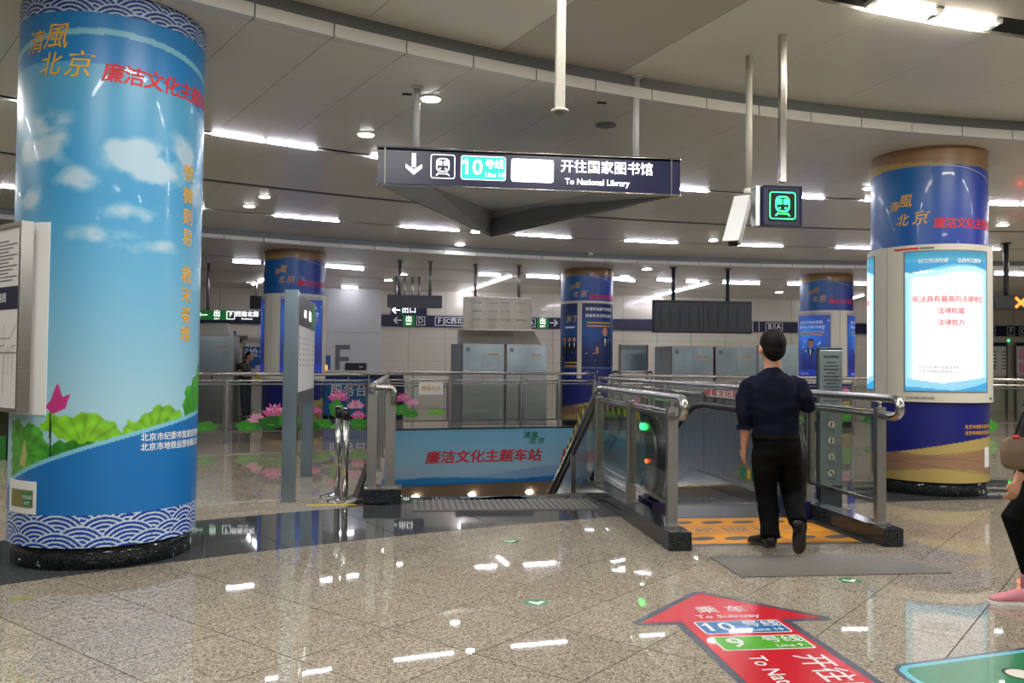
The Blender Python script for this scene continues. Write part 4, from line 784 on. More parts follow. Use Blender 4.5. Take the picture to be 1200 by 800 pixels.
# stair side guard with U shaped end
T = railing('stair_railing', 'steel and glass railing running back along the left side of the stairs', fX(-.33), [9.05, 10.6, 12.1, 13.6, 15.1, 16.6], .15, 1.22, 1.10, .33, 1.05, ps=(.08, .10), group=None)
b = MB(); b.m('steel_satin').bb((-.19, 9.0, .15), (-.09, 9.1, 1.19)); po = b.build('post', T); b = MB(); b.m('chrome').box((-.14, 9.05, .156), (.16, .15, .012)); b.build('base_plate', po)
b = MB(); b.m('steel').tube([(-.33, 9.05, 1.22), (-.33, 8.98, 1.215), (-.315, 8.95, 1.21), (-.28, 8.945, 1.205), (-.15, 8.945, 1.205), (-.12, 8.945, 1.195), (-.108, 8.945, 1.16), (-.108, 8.945, 1.03)], .03, 12); b.build('bent_handrail', T)
# circular guard
fA = lambda s: tuple(pol(RG, math.degrees(s/RG))[:2]); S_ = lambda a: math.radians(a)*RG
railing('circular_railing', 'long curved glass railing with lotus decals left of the stair well', fA, [S_(a) for a in (-37.4, -34.55, -31.7, -28.85, -26, -23.1, -20.3, -17.5)], 0, 1.24, 1.12, .2, 1.06, r=.032, ps=(.05, .05))
railing('circular_railing', 'curved glass railing on the far side above the blue banner', fA, [S_(a) for a in (-16.7, -14.0, -10.75, -9.0, -7.3)], .17, 1.29, 1.14, .33, 1.08, r=.03, ps=(.045, .045))
railing('circular_railing', 'curved glass railing behind the man and the lightbox column at right', fA, [S_(a) for a in (-6.6, -3.9, -.9, 2.1, 5.2, 8.1, 11.2, 14.2, 17.2, 20.)], 0, 1.25, 1.13, .3, 1.06, r=.032, ps=(.05, .05))
def straight(x0, x1, Y): return lambda s: (s, Y)
railing('queue_railing', 'plain steel queue railing in front of the far wall at left', lambda s: (s, 21.8), [-6.5, -5., -3.4], 0, 1.2, .9, r=.03, glass=False, ps=(.05, .05)); railing('queue_railing', 'plain steel queue railing in front of the white pier', lambda s: (s, 21.8), [-1.4, .2, 1.8], 0, 1.2, .9, r=.03, glass=False, ps=(.05, .05)); railing('queue_railing', 'plain steel queue railing beside the white board right of the middle column', lambda s: (s, 21.), [5.2, 6.2], 0, 1.32, 1.0, r=.03, glass=False, ps=(.05, .05))
# lotus decals stuck on the glass
def arcpix(px, py, R=RG-.02):
    d = ray(px, py); o = (-RCX, -RCY); a = d[0]**2+d[1]**2; b_ = 2*(d[0]*o[0]+d[1]*o[1]); k = o[0]**2+o[1]**2-R*R; t = (-b_+math.sqrt(b_*b_-4*a*k))/2/a; p = CV+t*d
    return math.atan2(p[0]-RCX, p[1]-RCY)*R, p[2]
def arcf(R): return lambda u, v: np.array([RCX+R*math.sin(u/R), RCY+R*math.cos(u/R), v])
def leafshape(b, f, u, z, w, h, m, seed=0):
    r = random.Random(seed); b.m(m); poly_fn(b, f, [(u+w/2*math.cos(a)*(1+.12*math.sin(5*a+seed)), z+h/2*math.sin(a)*(1+.15*math.cos(4*a+seed))) for a in np.linspace(0, 2*PI, 22, endpoint=False)])
    b.m('leaf_light' if m != 'leaf_light' else 'leaf')
    for k in range(7): a = .3+k*.42; line_fn(b, f, [(u, z-h*.2), (u+w*.4*math.cos(a), z-h*.2+h*.55*math.sin(a))], .008)
def flower(b, f, u, z, s, m='pink'):
    for k, a in enumerate((-1.2, -.8, -.4, 0, .4, .8, 1.2)):
        b.m('pink_light' if k % 2 else m); dx, dz = math.sin(a), math.cos(a); L = s*(.62 if k % 2 else .7); w = s*.16; z0 = z-s*.25
        poly_fn(b, f, [(u, z0), (u+dx*L*.5-dz*w, z0+dz*L*.5+dx*w), (u+dx*L, z0+dz*L), (u+dx*L*.5+dz*w, z0+dz*L*.5-dx*w)])
    b.m('leaf_dark'); line_fn(b, f, [(u, z-s*.25), (u+.02, z-s*.9)], .012)
decs = []
def decal(kind, px, py, w, h, m, seed=0, R=RG-.02, name='lotus_decal'):
    u, z = arcpix(px, py, R); sc = .0155+.0000*px if px < 450 else .0178; f = arcf(R-.004*(seed % 4)); b = MB()
    z = max(z, h*sc*.5+.02)
    (leafshape(b, f, u, z, w*sc, h*sc, m, seed) if kind == 'leaf' else flower(b, f, u, z, w*sc, m)); return b.build(name)
cats = {'leaf': 'decal', 'fl': 'decal'}
for i, (k, px, py, w, h, m, lab) in enumerate((('leaf', 292, 499, 30, 15, 'leaf', 'wide green lotus leaf decal low on the left curved railing'), ('leaf', 318, 495, 32, 17, 'leaf_dark', 'dark green lotus leaf decal under the large pink flower'), ('leaf', 338, 491, 24, 22, 'leaf', 'green lotus leaf decal just behind the steel board leg'),
    ('leaf', 362, 500, 26, 12, 'leaf_dark', 'dark lotus leaf decal between the two legs of the steel board'), ('leaf', 378, 496, 22, 12, 'leaf', 'green lotus leaf decal right of the rear board leg'), ('leaf', 397, 500, 20, 9, 'leaf_light', 'light green lotus leaf decal behind the barrier posts'), ('leaf', 420, 496, 24, 14, 'leaf', 'green lotus leaf decal right of the barrier posts'), ('leaf', 394, 478, 18, 20, 'leaf', 'upright green lotus leaf decal above the barrier posts'), ('leaf', 240, 500, 26, 12, 'leaf', 'green lotus leaf decal beside the tall left column'),
    ('fl', 301, 490, 18, 0, 'pink_light', 'pale pink lotus flower decal at the left'), ('fl', 322, 481, 24, 0, 'pink', 'large pink lotus flower decal left of the steel board'), ('fl', 371, 481, 13, 0, 'pink', 'small pink lotus flower decal right of the rear board leg'), ('fl', 397, 464, 22, 0, 'pink', 'pink lotus flower decal high on the blue poster'), ('fl', 417, 474, 18, 0, 'pink_light', 'pale lotus flower decal right of the high pink one'), ('fl', 420, 486, 16, 0, 'pink', 'pink lotus flower decal low beside the railing post'),
    ('leaf', 470, 480, 18, 12, 'leaf', 'green lotus leaf decal left on the far railing'), ('leaf', 482, 485, 16, 8, 'leaf', 'small green lotus leaf decal low on the far railing'), ('leaf', 511, 483, 20, 7, 'leaf_light', 'light green lotus leaf decal low on the far railing'), ('fl', 472, 466, 15, 0, 'pink', 'pink lotus flower decal on the far railing'), ('fl', 484, 471, 11, 0, 'pink_light', 'small pale lotus flower decal on the far railing'),
    ('leaf', 722, 480, 26, 12, 'leaf', 'green lotus leaf decal seen through the escalator glass'), ('fl', 748, 470, 16, 0, 'pink', 'pink lotus flower decal seen through the escalator glass'), ('leaf', 990, 484, 16, 22, 'leaf', 'upright green lotus leaf decal behind the information stand'), ('leaf', 1018, 492, 14, 10, 'leaf_dark', 'small dark lotus leaf decal left of the lightbox column'), ('fl', 991, 458, 12, 0, 'pink', 'pink lotus flower decal behind the information stand'), ('leaf', 1160, 499, 18, 16, 'leaf', 'green lotus leaf decal right of the lightbox column'), ('leaf', 945, 491, 14, 12, 'leaf', 'green lotus leaf decal just right of the walking man'))):
    o = decal(k, px, py, w, h, m, i); tag(o, lab, 'decal', 'lotus decals on the curved railing glass')
def glass_card(px0, px1, py, hpx, label, s, m_bg, m_tx, R=RG-.03):
    u0, z = arcpix(px0, py, R); u1, _ = arcpix(px1, py, R); sc = .0175; f = arcf(R); b = MB(); b.m(m_bg); rect_fn(b, f, u0, z-hpx*sc/2, u1, z+hpx*sc/2, 4); b.m(m_tx); b.text(s, hpx*sc*.42, lambda p, q: arcf(R-.004)((u0+u1)/2+p, z+q), .01); return tag(b.build('notice_card'), label, 'notice')
glass_card(491, 519, 455, 14, 'white card with gold calligraphy on the far railing glass', '清風北京', 'paper', 'gold_print')
# red notice on the right well railing
pA, pB = onX(828, 460, 3.94), onX(874, 460, 3.94); z_ = pA[2]; fn_ = lambda u, v: (3.94, (pA[1]+pB[1])/2-u, v); b = MB(); b.m('paper'); hw = (pA[1]-pB[1])/2; rect_fn(b, fn_, -hw, z_-.045, hw, z_+.045); b.m('red_print'); b.text('德育文化展廊', .1, lambda u, v: (3.936, (pA[1]+pB[1])/2-u*2.4, z_+v*.9), .01); tag(b.build('notice_card'), 'white strip with red lettering on the railing beyond the escalator', 'notice')
# ================================================ ESCALATOR
T = thing('escalator', 'stainless steel escalator going down, seen past the walking man', 'escalator', (3.1, 6.75, 0)); EX0, EX1 = 2.29, 3.89
part('floor_plate', T, 'steel_brushed', ((EX0, 8.0, -.02), (EX1, 8.78, .004))); part('floor_plate', T, 'steel_dark', ((EX0, 6.72, -.02), (EX1, 7.995, .002))); part('comb_plate', T, 'steel', ((2.5, 8.62, .0), (3.7, 8.80, .012)))
b = MB(); b.m('orange'); b.bb((2.36, 6.80, .002), (3.82, 7.94, .004)); oc = b.build('orange_mat', T)
F0 = lambda u, v: (u, v, .0052)
for i in range(5):
    for j, y in ((0, 7.0), (1, 7.72)):
        x = 2.52+i*.3+.05*(j % 2); b = MB(); b.m('tactile'); poly_fn(b, F0, [(x+.10*math.cos(a)*(1.2), y+.07*math.sin(a)+.03*math.cos(a)) for a in np.linspace(0, 2*PI, 14, endpoint=False)]); b.build('footprint_mark', oc)
b = MB(); b.m('rubber_black'); line_fn(b, F0, [(2.36, 7.53), (3.82, 7.53)], .012); line_fn(b, F0, [(2.36, 7.2), (3.82, 7.2)], .012); b.m('grey_print').text('紧握扶手', .22, lambda u, v: F0(3.1+u*1.3, 7.36+v), .0); b.build('orange_mat_print', oc)
stz = [-.03, -.03, -.03, -.05, -.12, -.26]
while len(stz) < 24: stz.append(stz[-1]-.23)
for i, z in enumerate(stz):
    y = 8.82+.40*i; b = MB(); b.m('step_dark').bb((2.5, y, z-.2), (3.7, y+.398, z)); st = b.build('step', T)
    b = MB(); b.m('steel_dark')
    for k in range(30): b.bb((2.51+k*.04, y+.01, z), (2.525+k*.04, y+.39, z+.008))
    b.build('tread_ribs', st)['kind'] = 'stuff'
    for q in (((2.5, y+.36, z+.001), (3.7, y+.395, z+.011)), ((2.5, y, z+.001), (2.55, y+.39, z+.011)), ((3.65, y, z+.001), (3.7, y+.39, z+.011))): MB().m('yellow').bb(*q).build('yellow_edge', st)
def epath(z, y1=21.5, y0=8.2): return [(y0, z), (10.55, z), (10.85, z-.03), (11.15, z-.14), (11.5, z-.33), (y1, z-.33-(y1-11.5)*.577)]
def ribbon(b, x0, x1, top, bot):
    n = len(top); vs = [(x, y, z) for x in (x0, x1) for y, z in top]+[(x, y, z) for x in (x0, x1) for y, z in bot]; fs = []
    for i in range(n-1): fs += [(i, i+1, n+i+1, n+i), (2*n+i, 3*n+i, 3*n+i+1, 2*n+i+1), (i, 2*n+i, 2*n+i+1, i+1), (n+i, n+i+1, 3*n+i+1, 3*n+i)]
    fs += [(0, n, 3*n, 2*n), (n-1, 3*n-1, 4*n-1, 2*n-1)]; return b.add(vs, fs)
for side, x, inner in (('left', 2.40, 1), ('right', 3.80, -1)):
    bal = MB()
    if side == 'left':
        g0, g1 = epath(.93), epath(.16); bal.m('rail_glass'); ribbon(bal, x-.006, x+.006, g0[:3], g1[:3]); bo = bal.build('balustrade', T); b = MB(); b.m('steel_brushed'); ribbon(b, x-.05, x+.02, epath(.93)[2:], [(y, z-1.15) for y, z in epath(.93)[2:]]); b.build('side_cladding', T)
    else: bal.m('steel_brushed'); ribbon(bal, x-.015, x+.03, epath(.93), epath(.12)); bo = bal.build('balustrade', T)
    b = MB(); b.m('steel'); ribbon(b, x-.10, x+.10, epath(.14), epath(-.06)); b.build('skirt_deck', T)
    if side == 'right':
        for y in (9.3, 10.5): MB().m('joint').bb((x-.0165, y, .14), (x-.015, y+.008, .92)).build('panel_joint', bo)
        b = MB(); b.m('olive'); b.bb((x-.02, 8.75, .20), (x-.0155, 9.35, .36)); b.m('green_floor').bb((x-.022, 8.80, .22), (x-.0205, 8.98, .34)); b.bb((x-.022, 9.12, .22), (x-.0205, 9.30, .34)); b.m('gold_print').bb((x-.022, 9.01, .23), (x-.0205, 9.09, .33)); b.build('exit_plate', bo)
    hp = [(x, y, z) for y, z in epath(.975)]; arc = [(x, 8.2-.43*math.sin(a), .545+.43*math.cos(a)) for a in np.linspace(PI*.98, .12, 14)]
    b = MB(); b.m('rubber_black').tube(arc+hp, .038, 10); b.build('rubber_handrail', T)
    # newel: rounded steel end
    vs = [(8.2-.39*math.sin(a), .545+.39*math.cos(a)) for a in np.linspace(0, PI, 16)]; b = MB(); b.m('steel_satin'); n = len(vs)
    b.add([(x-.05, y, z) for y, z in vs]+[(x+.05, y, z) for y, z in vs], [tuple(range(n)), tuple(range(2*n-1, n-1, -1))]+[(i, n+i, n+i+1, i+1) for i in range(n-1)]+[(n-1, 2*n-1, n, 0)]); nw = b.build('newel', T)
    b = MB(); b.m('navy').box((x, 8.05, .09), (.16, .5, .17)); b.build('newel_base', T)
    if side == 'left':
        q = onX(753.5, 499.5, x-.055); t_ = MB().m('green_led').tube([q, q+[-.012, 0, 0]], .085, 18); 
        t_.v = [(v[0], v[1]*1.0, q[2]+(v[2]-q[2])*.42) for v in t_.v]; t_.build('green_signal', nw)
        q = onX(757.5, 540, x-.055); MB().m('red_led').tube([q, q+[-.01, 0, 0]], .02, 12).build('red_signal', nw)
        # yellow and black warning tape on the handrail flank
        E = epath(.955, 17.); seg = []; 
        for (ya, za), (yb, zb_) in zip(E[:-1], E[1:]):
            L = math.hypot(yb-ya, zb_-za); n = max(1, int(L/.13)); seg += [((ya+(yb-ya)*k/n, za+(zb_-za)*k/n), (ya+(yb-ya)*(k+1)/n, za+(zb_-za)*(k+1)/n)) for k in range(n)]
        b = MB()
        for k, ((ya, za), (yb, zb_)) in enumerate(seg): b.m('yellow' if k % 2 else 'rubber_black'); b.add([(x-.056, ya, za-.035), (x-.056, yb, zb_-.035), (x-.056, yb+.04, zb_+.04), (x-.056, ya+.04, za+.04)], [(0, 1, 2, 3)]); b.add([(x-.053, ya, za-.035), (x-.053, yb, zb_-.035), (x-.053, yb+.04, zb_+.04), (x-.053, ya+.04, za+.04)], [(3, 2, 1, 0)])
        b.build('warning_tape', T)['kind'] = 'stuff'
# ================================================ STAIRS
T = thing('staircase', 'stone staircase going down behind the grey tactile strip', 'stairs', (.9, 9.45, 0))
for i in range(33):
    z = -.155*(i+1); y = 9.44+.30*i; b = MB(); b.m('floor_granite').bb((-.23, y, z-.16), (2.07, y+.302, z)); st = b.build('step', T); MB().m('rubber_black').bb((-.2, y+.235, z), (2.04, y+.265, z+.004)).build('nosing_strip', st)
part('threshold', T, 'dark_granite', ((OX0+.1, 9.2, -.012), (2.07, 9.44, .001)))
T = thing('tactile_strip', 'ribbed grey metal tactile strip at the top of the stairs', 'tactile strip', (1, 8.8, 0)); part('plate', T, 'tactile', ((.08, 8.5, .001), (1.98, 9.18, .005)))
for i in range(30): x = .11+i*.0635; MB().m('tactile_stud').bb((x, 8.52, .005), (x+.032, 9.16, .012)).build('rib', T)
T = thing('tactile_mat', 'studded grey tactile mat on the floor behind the walking man', 'tactile mat', (3.1, 6.0, 0)); part('plate', T, 'tactile', ((2.33, 5.70, .001), (3.90, 6.34, .005)))
b = MB(); b.m('tactile_stud')
for i in range(44):
    for j in range(18):
        x, y = 2.355+i*.0355, 5.72+j*.0355; r_ = .011; b.add([(x-r_, y-r_, .005), (x+r_, y-r_, .005), (x+r_, y+r_, .005), (x-r_, y+r_, .005), (x-r_*.5, y-r_*.5, .010), (x+r_*.5, y-r_*.5, .010), (x+r_*.5, y+r_*.5, .010), (x-r_*.5, y+r_*.5, .010)], [(0, 1, 5, 4), (1, 2, 6, 5), (2, 3, 7, 6), (3, 0, 4, 7), (4, 5, 6, 7)])
b.build('studs', T)['kind'] = 'stuff'
# ================================================ FLOOR GRAPHICS
def FL(z): return lambda u, v: (u, v, z)
def inset(poly, d):
    out = []; n = len(poly); ar = sum(poly[i][0]*poly[(i+1) % n][1]-poly[(i+1) % n][0]*poly[i][1] for i in range(n)); s = 1 if ar > 0 else -1
    for i in range(n):
        p0, p1, p2 = (np.array(poly[j % n], float) for j in (i-1, i, i+1)); a = (p1-p0)/np.linalg.norm(p1-p0); c = (p2-p1)/np.linalg.norm(p2-p1); na, nc = np.array([-a[1], a[0]])*s, np.array([-c[1], c[0]])*s; m_ = na+nc; out.append(tuple(p1+m_*d/max(.3, np.dot(m_, na))))
    return out
def slab(b, poly, z0, z1): return b.prism(poly, z0, z1)
arrow = [(1.32, 4.70), (1.30, 4.76), (1.86, 5.36), (1.92, 5.36), (2.48, 4.76), (2.46, 4.70), (2.22, 4.70), (2.22, 2.3), (1.54, 2.3), (1.54, 4.70)]
T = thing('floor_arrow', 'red floor arrow sticker with dark border pointing to the escalator', 'floor sticker', (1.89, 4.3, 0)); slab(MB().m('arrow_border'), arrow, .0005, .0016).build('border', T); slab(MB().m('red_floor'), inset(arrow, .045), .0016, .0022).build('red_field', T)
f = FL(.0026); g_ = FL(.0030); h_ = FL(.0034)
b = MB(); b.m('white_floor').text('乘 车', .14, shift(f, 1.90, 4.95), .006); b.text('To Subway', .085, shift(f, 1.89, 4.82), .006)
b.text('开往国家图书馆', .19, lambda u, v: (2.03+v, 4.15-u, .0026), .008, 'LEFT'); b.text('To National Library', .125, lambda u, v: (1.76+v, 4.15-u, .0026), .01, 'LEFT'); b.build('lettering', T)
for (y, m_, n_, s_) in ((4.62, 'blue_floor', '10', 'Line 10'), (4.35, 'lime_floor', '9', 'Line 9')):
    b = MB(); b.m('white_floor'); poly_fn(b, f, roundrect(1.895, y, .50, .225, .02)); b.m(m_); poly_fn(b, g_, roundrect(1.895, y, .48, .205, .015)); b.m('white_floor').text(n_, .20, shift(h_, 1.755, y), .008); (line_fn(b, h_, [(1.700, y+.062), (1.672, y+.036)], .016) if n_ == '10' else None); b.text('号线', .11, shift(h_, 2.02, y+.04), .006); b.text(s_, .06, shift(h_, 2.02, y-.06), .006); b.build('line_plate', T)
ga = [(2.37, 3.0), (2.345, 3.80), (2.36, 3.90), (2.42, 3.97), (3.35, 4.17), (4.3, 4.2), (4.3, 3.0)]
T = thing('floor_arrow', 'green floor arrow sticker with cyan edge at the lower right corner', 'floor sticker', (2.9, 3.8, 0)); slab(MB().m('arrow_border'), ga, .0005, .0014).build('border', T); slab(MB().m('cyan_floor'), inset(ga, .025), .0014, .0019).build('cyan_edge', T); slab(MB().m('green_floor'), inset(ga, .06), .0019, .0024).build('green_field', T)
x, y = gp(1196, 790)[:2]; b = MB(); b.m('rubber_black'); poly_fn(b, FL(.0028), [(x+.08*math.cos(a), y+.08*math.sin(a)) for a in np.linspace(0, 2*PI, 20, endpoint=False)]); b.m('cream_panel'); poly_fn(b, FL(.0032), [(x+.065*math.cos(a), y+.065*math.sin(a)) for a in np.linspace(0, 2*PI, 20, endpoint=False)]); b.build('round_mark', T)
for px, py, lab in ((598, 634, 'round green floor sticker with pale tick, the farthest one near the stairs'), (629, 706, 'round green floor sticker with pale tick left of the red arrow'), (996, 680, 'round green floor sticker with pale tick below the tactile mat')):
    x, y = gp(px, py)[:2]; c_ = (x, y); b = MB(); b.m('green_floor').cyl(c_, .075, .0005, .0015, 28); o = tag(b.build('floor_sticker'), lab, 'floor sticker', 'round green floor stickers'); b = MB(); b.m('cream_panel'); poly_fn(b, lambda u, v: (x+u, y+v, .0019), [(-.055, .015), (0, -.05), (.055, .015), (.035, .03), (0, 0), (-.035, .03)]); b.build('tick_mark', o)
x, y = gp(25, 701)[:2]; tag(MB().m('olive').box((x, y, .001), (.14, .09, .001), .5).build('floor_sticker'), 'small olive rectangular floor sticker before the left column', 'floor sticker')
b = MB(); b.m('yellow').box((-.73, 8.95, .001), (.5, .05, .001)); tag(b.build('floor_tape'), 'yellow floor tape under the two chrome barrier posts', 'tape')
# ================================================ STANDS, BOARDS, MACHINES
for px, py, lab in ((395, 582, 'left chrome barrier post with round foot'), (404, 587, 'right chrome barrier post with round foot, slightly nearer')):
    x, y = gp(px, py)[:2]; T = thing('barrier_post', lab, 'post', (x, y, 0), 'chrome barrier posts'); b = MB(); b.sm = True; b.m('chrome').tube([(x, y, .0), (x, y, .012), (x, y, .03), (x, y, .055)], [.19, .19, .12, .04], 28); b.build('foot', T); b = MB(); b.m('chrome').cyl((x, y), .032, .04, .98, 20); b.build('pole', T); b = MB(); b.m('black_plastic').cyl((x, y), .036, .86, .97, 20); b.build('belt_head', T); MB().m('chrome').cyl((x, y), .034, .97, .985, 20).build('cap', T)
# steel board seen edge on
yA, yB, xA = 9.17, 11.2, -1.19; xB = -1.23
T = thing('information_board', 'tall steel information board seen nearly edge on, standing on two legs', 'board', (-1.2, 10.1, 0))
for (x, y, lab) in ((xA, yA, 0), (xB, yB, 1)): b = MB(); b.m('steel_panel').box((x, y, 1.11), (.145, .06, 2.22)); b.build('leg', T, bevel=.006); b = MB(); b.m('steel').box((x, y, .006), (.16, .08, .012)); b.build('base_plate', T)
A, B = np.array([xA+.05, yA+.03]), np.array([xB+.05, yB-.03])
b = MB(); b.m('steel_brushed').add([(A[0]-.09, A[1], 1.0), (A[0]+.02, A[1], 1.0), (A[0]+.02, A[1], 2.2), (A[0]-.09, A[1], 2.2), (B[0]-.09, B[1], 1.0), (B[0]+.02, B[1], 1.0), (B[0]+.02, B[1], 2.2), (B[0]-.09, B[1], 2.2)], [(0, 1, 2, 3), (7, 6, 5, 4), (0, 4, 5, 1), (1, 5, 6, 2), (2, 6, 7, 3), (3, 7, 4, 0)]); bd = b.build('panel', T)
def edgef(off): 
    d = (B-A)/np.linalg.norm(B-A); return lambda u, v: (A[0]+.02+off+d[0]*u, A[1]+d[1]*u, v)
b = MB(); b.m('black_plastic'); rect_fn(b, edgef(.003), .02, 1.86, 1.96, 2.19); b.m('white_lit').text('出口', .14, shift(edgef(.005), 1.3, 2.0), .01); b.text('EXIT', .12, shift(edgef(.005), .7, 2.0), .01); b.m('green_sign'); rect_fn(b, edgef(.004), 1.55, 1.9, 1.9, 2.16); b.build('header_print', bd)
b = MB(); b.m('paper'); rect_fn(b, edgef(.003), .02, 1.14, 1.96, 1.85); b.m('grey_print')
for i in range(6):
    for j in range(5): rect_fn(b, edgef(.005), .15+j*.38, 1.72-i*.06, .25+j*.38, 1.735-i*.06)
b.build('map_print', bd)
# information stand with round pictograms
p = ad(976, 594, 8.85); x, y = p[0], p[1]; T = thing('information_stand', 'grey upright passenger notice stand with four round pictograms behind the right railing', 'stand', (x, y, 0))
YSd = y; x0, zt_ = XZ(961, 410, YSd-.05); x1, _ = XZ(987, 410, YSd-.05); zb_ = XZ(975, 569, YSd-.05)[1]
b = MB(); b.m('dark_panel').bb((x0+.03, YSd, 0), (x1+.03, YSd+.10, zt_+.03)); b.build('back_frame', T, bevel=.008); b = MB(); b.m('steel_panel').bb((x0, YSd-.05, zb_), (x1, YSd, zt_)); fp = b.build('front_plate', T, bevel=.004); part('foot', T, 'steel_dark', ((x0-.03, YSd-.12, 0), (x1+.08, YSd+.2, .015)))
f = YF(YSd-.053); cx = (x0+x1)/2; b = MB(); b.m('rubber_black'); b.text('乘坐扶梯须知', .028, shift(f, cx, zt_-.07), .01)
for i in range(13): b.text('乘客应当遵守站内秩序' if i % 3 else '请勿逆行奔跑', .017, shift(f, cx, zt_-.13-i*.036), .006)
b.build('small_lettering', fp)
for i, py in enumerate((497, 516, 535, 554)):
    zc = XZ(974, py, YSd-.05)[1]; b = MB(); b.m('rubber_black'); poly_fn(b, YF(YSd-.052), [(cx+.045*math.cos(a), zc+.045*math.sin(a)) for a in np.linspace(0, 2*PI, 24, endpoint=False)]); b.m('cream_panel'); poly_fn(b, YF(YSd-.054), [(cx+.039*math.cos(a), zc+.039*math.sin(a)) for a in np.linspace(0, 2*PI, 24, endpoint=False)])
    b.m('rubber_black'); h2 = YF(YSd-.056); poly_fn(b, h2, [(cx+.008*math.cos(a)+.004, zc+.020+.008*math.sin(a)) for a in np.linspace(0, 2*PI, 10, endpoint=False)]); line_fn(b, h2, [(cx, zc+.01), (cx+.004*i, zc-.012), (cx-.01+.006*i, zc-.03)], .012); line_fn(b, h2, [(cx-.014, zc+.0), (cx+.018, zc+.004)], .006)
    if i == 3: line_fn(b, h2, [(cx-.03, zc+.03), (cx+.03, zc-.03)], .006)
    b.build('pictogram', fp); b = MB(); b.m('grey_print').text('严禁攀爬', .02, shift(f, cx, zc-.062), .006); b.build('caption', fp)
# steel machines
def machine(label, px0, px1, ptop, D, units, hood=None, cat='machine', side=True, depth=.7):
    p = ad((px0+px1)/2, ptop, D); Y = p[1]; x0, zt = XZ(px0, ptop, Y); x1 = XZ(px1, ptop, Y)[0]; T = thing('steel_machine', label, cat, ((x0+x1)/2, Y, 0))
    w = (x1-x0)/units
    for i in range(units):
        a, e = x0+w*i+.03, x0+w*(i+1)-.03; b = MB(); b.m('steel_brushed').bb((a, Y, .0), (e, Y+depth, zt)); bo = b.build('body', T, bevel=.01); md = (a+e)/2
        for q0, q1 in ((a+.03, md-.006), (md+.006, e-.03)): part('upper_door', bo, 'steel_panel', ((q0, Y-.018, 1.28), (q1, Y, zt-.04)))
        part('lower_door', bo, 'steel_satin', ((a+.03, Y-.015, .08), (e-.03, Y, 1.2))); part('orange_slot', bo, 'orange', ((md+.12, Y-.026, zt-.28), (md+.36, Y-.018, zt-.25))); part('round_lock', bo, 'black_plastic', ((md-.02, Y-.026, 1.05), (md+.02, Y-.015, 1.12)))
        part('number_plate', bo, 'grey_trim', ((a+.08, Y-.024, zt-.2), (a+.17, Y-.018, zt-.1)))
    if side: b = MB(); b.m('grey_trim').prism([(x0-.25, Y+.15), (x0+.02, Y+.02), (x0+.02, Y+depth), (x0-.2, Y+depth)], 0, zt-.02); b.build('side_casing', T)
    if hood:
        xa, zh = XZ(hood[0], hood[2], Y); xb = XZ(hood[1], hood[2], Y)[0]; b = MB(); b.m('grey_cream').add([(xa, Y+.05, zt), (xb+.15, Y+.05, zt), (xb, Y+.3, zh), (xa, Y+.3, zh), (xa, Y+depth, zt), (xb+.15, Y+depth, zt), (xb, Y+depth, zh), (xa, Y+depth, zh)], [(0, 1, 2, 3), (7, 6, 5, 4), (0, 4, 5, 1), (1, 5, 6, 2), (2, 6, 7, 3), (3, 7, 4, 0)]); b.build('sloping_hood', T)
    return T
machine('pair of tall steel cabinets under the hanging steel board', 541, 643, 402, 21, 2, (538, 628, 386)); machine('pair of tall steel cabinets behind the walking man, under the dark screen', 786, 888, 405, 21.5, 2); machine('single tall steel cabinet between the left columns', 222, 276, 393, 20.5, 1, (236, 262, 377), side=False)
# boards against the far wall
def wallboard(label, px0, px1, py0, py1, Y, m, posts=True, content=None, cat='board'):
    x0, z1 = XZ(px0, py0, Y); x1, z0 = XZ(px1, py1, Y); T = thing('notice_board', label, cat, ((x0+x1)/2, Y, 0)); b = MB(); b.m(m).bb((x0, Y, z0), (x1, Y+.05, z1)); pn = b.build('panel', T)
    if posts:
        for x in (x0-.06, x1+.0): MB().m('steel_dark').bb((x, Y-.01, 0), (x+.06, Y+.06, z1+.01)).build('post', T)
    if not posts:
        for x in (x0+.1, x1-.14): MB().m('steel_dark').bb((x, Y+.05, 0), (x+.04, Y+.09, z1-.05)).build('leg', T)
    if content: content(pn, x0, x1, z0, z1, Y)
    return T
wallboard('white board between dark posts right of the middle column', 728, 757, 404, 437, 22.5, 'steel_panel'); wallboard('pale board between the walking man and the farthest right column', 889, 936, 405, 440, 24.5, 'steel_panel')
def timetable(pn, x0, x1, z0, z1, Y):
    b = MB(); b.m('navy'); rect_fn(b, YF(Y-.004), x0, z1-.13, x1, z1); b.m('grey_print')
    for i in range(6):
        for j in range(2): rect_fn(b, YF(Y-.004), x0+.15+j*.4, z1-.35-i*.12, x0+.35+j*.4, z1-.31-i*.12)
    b.m('leaf_light'); rect_fn(b, YF(Y-.004), x0+.12, z0+.25, x0+.3, z0+.4); b.build('printed_table', pn)
def pinks(pn, x0, x1, z0, z1, Y):
    b = MB(); b.m('navy'); rect_fn(b, YF(Y-.004), x0, z1-.13, x1, z1); b.m('pink_light'); rect_fn(b, YF(Y-.004), x0+.1, z1-.6, x1-.1, z1-.25); rect_fn(b, YF(Y-.004), x0+.1, z0+.1, x1-.1, z0+.45); b.build('printed_sheets', pn)
wallboard('white timetable board with navy header right of the lightbox column', 1157, 1179, 401, 440, YW-.3, 'paper', True, timetable); wallboard('notice board with pink sheets at the right edge', 1191, 1222, 401, 440, YW-.3, 'paper', True, pinks)
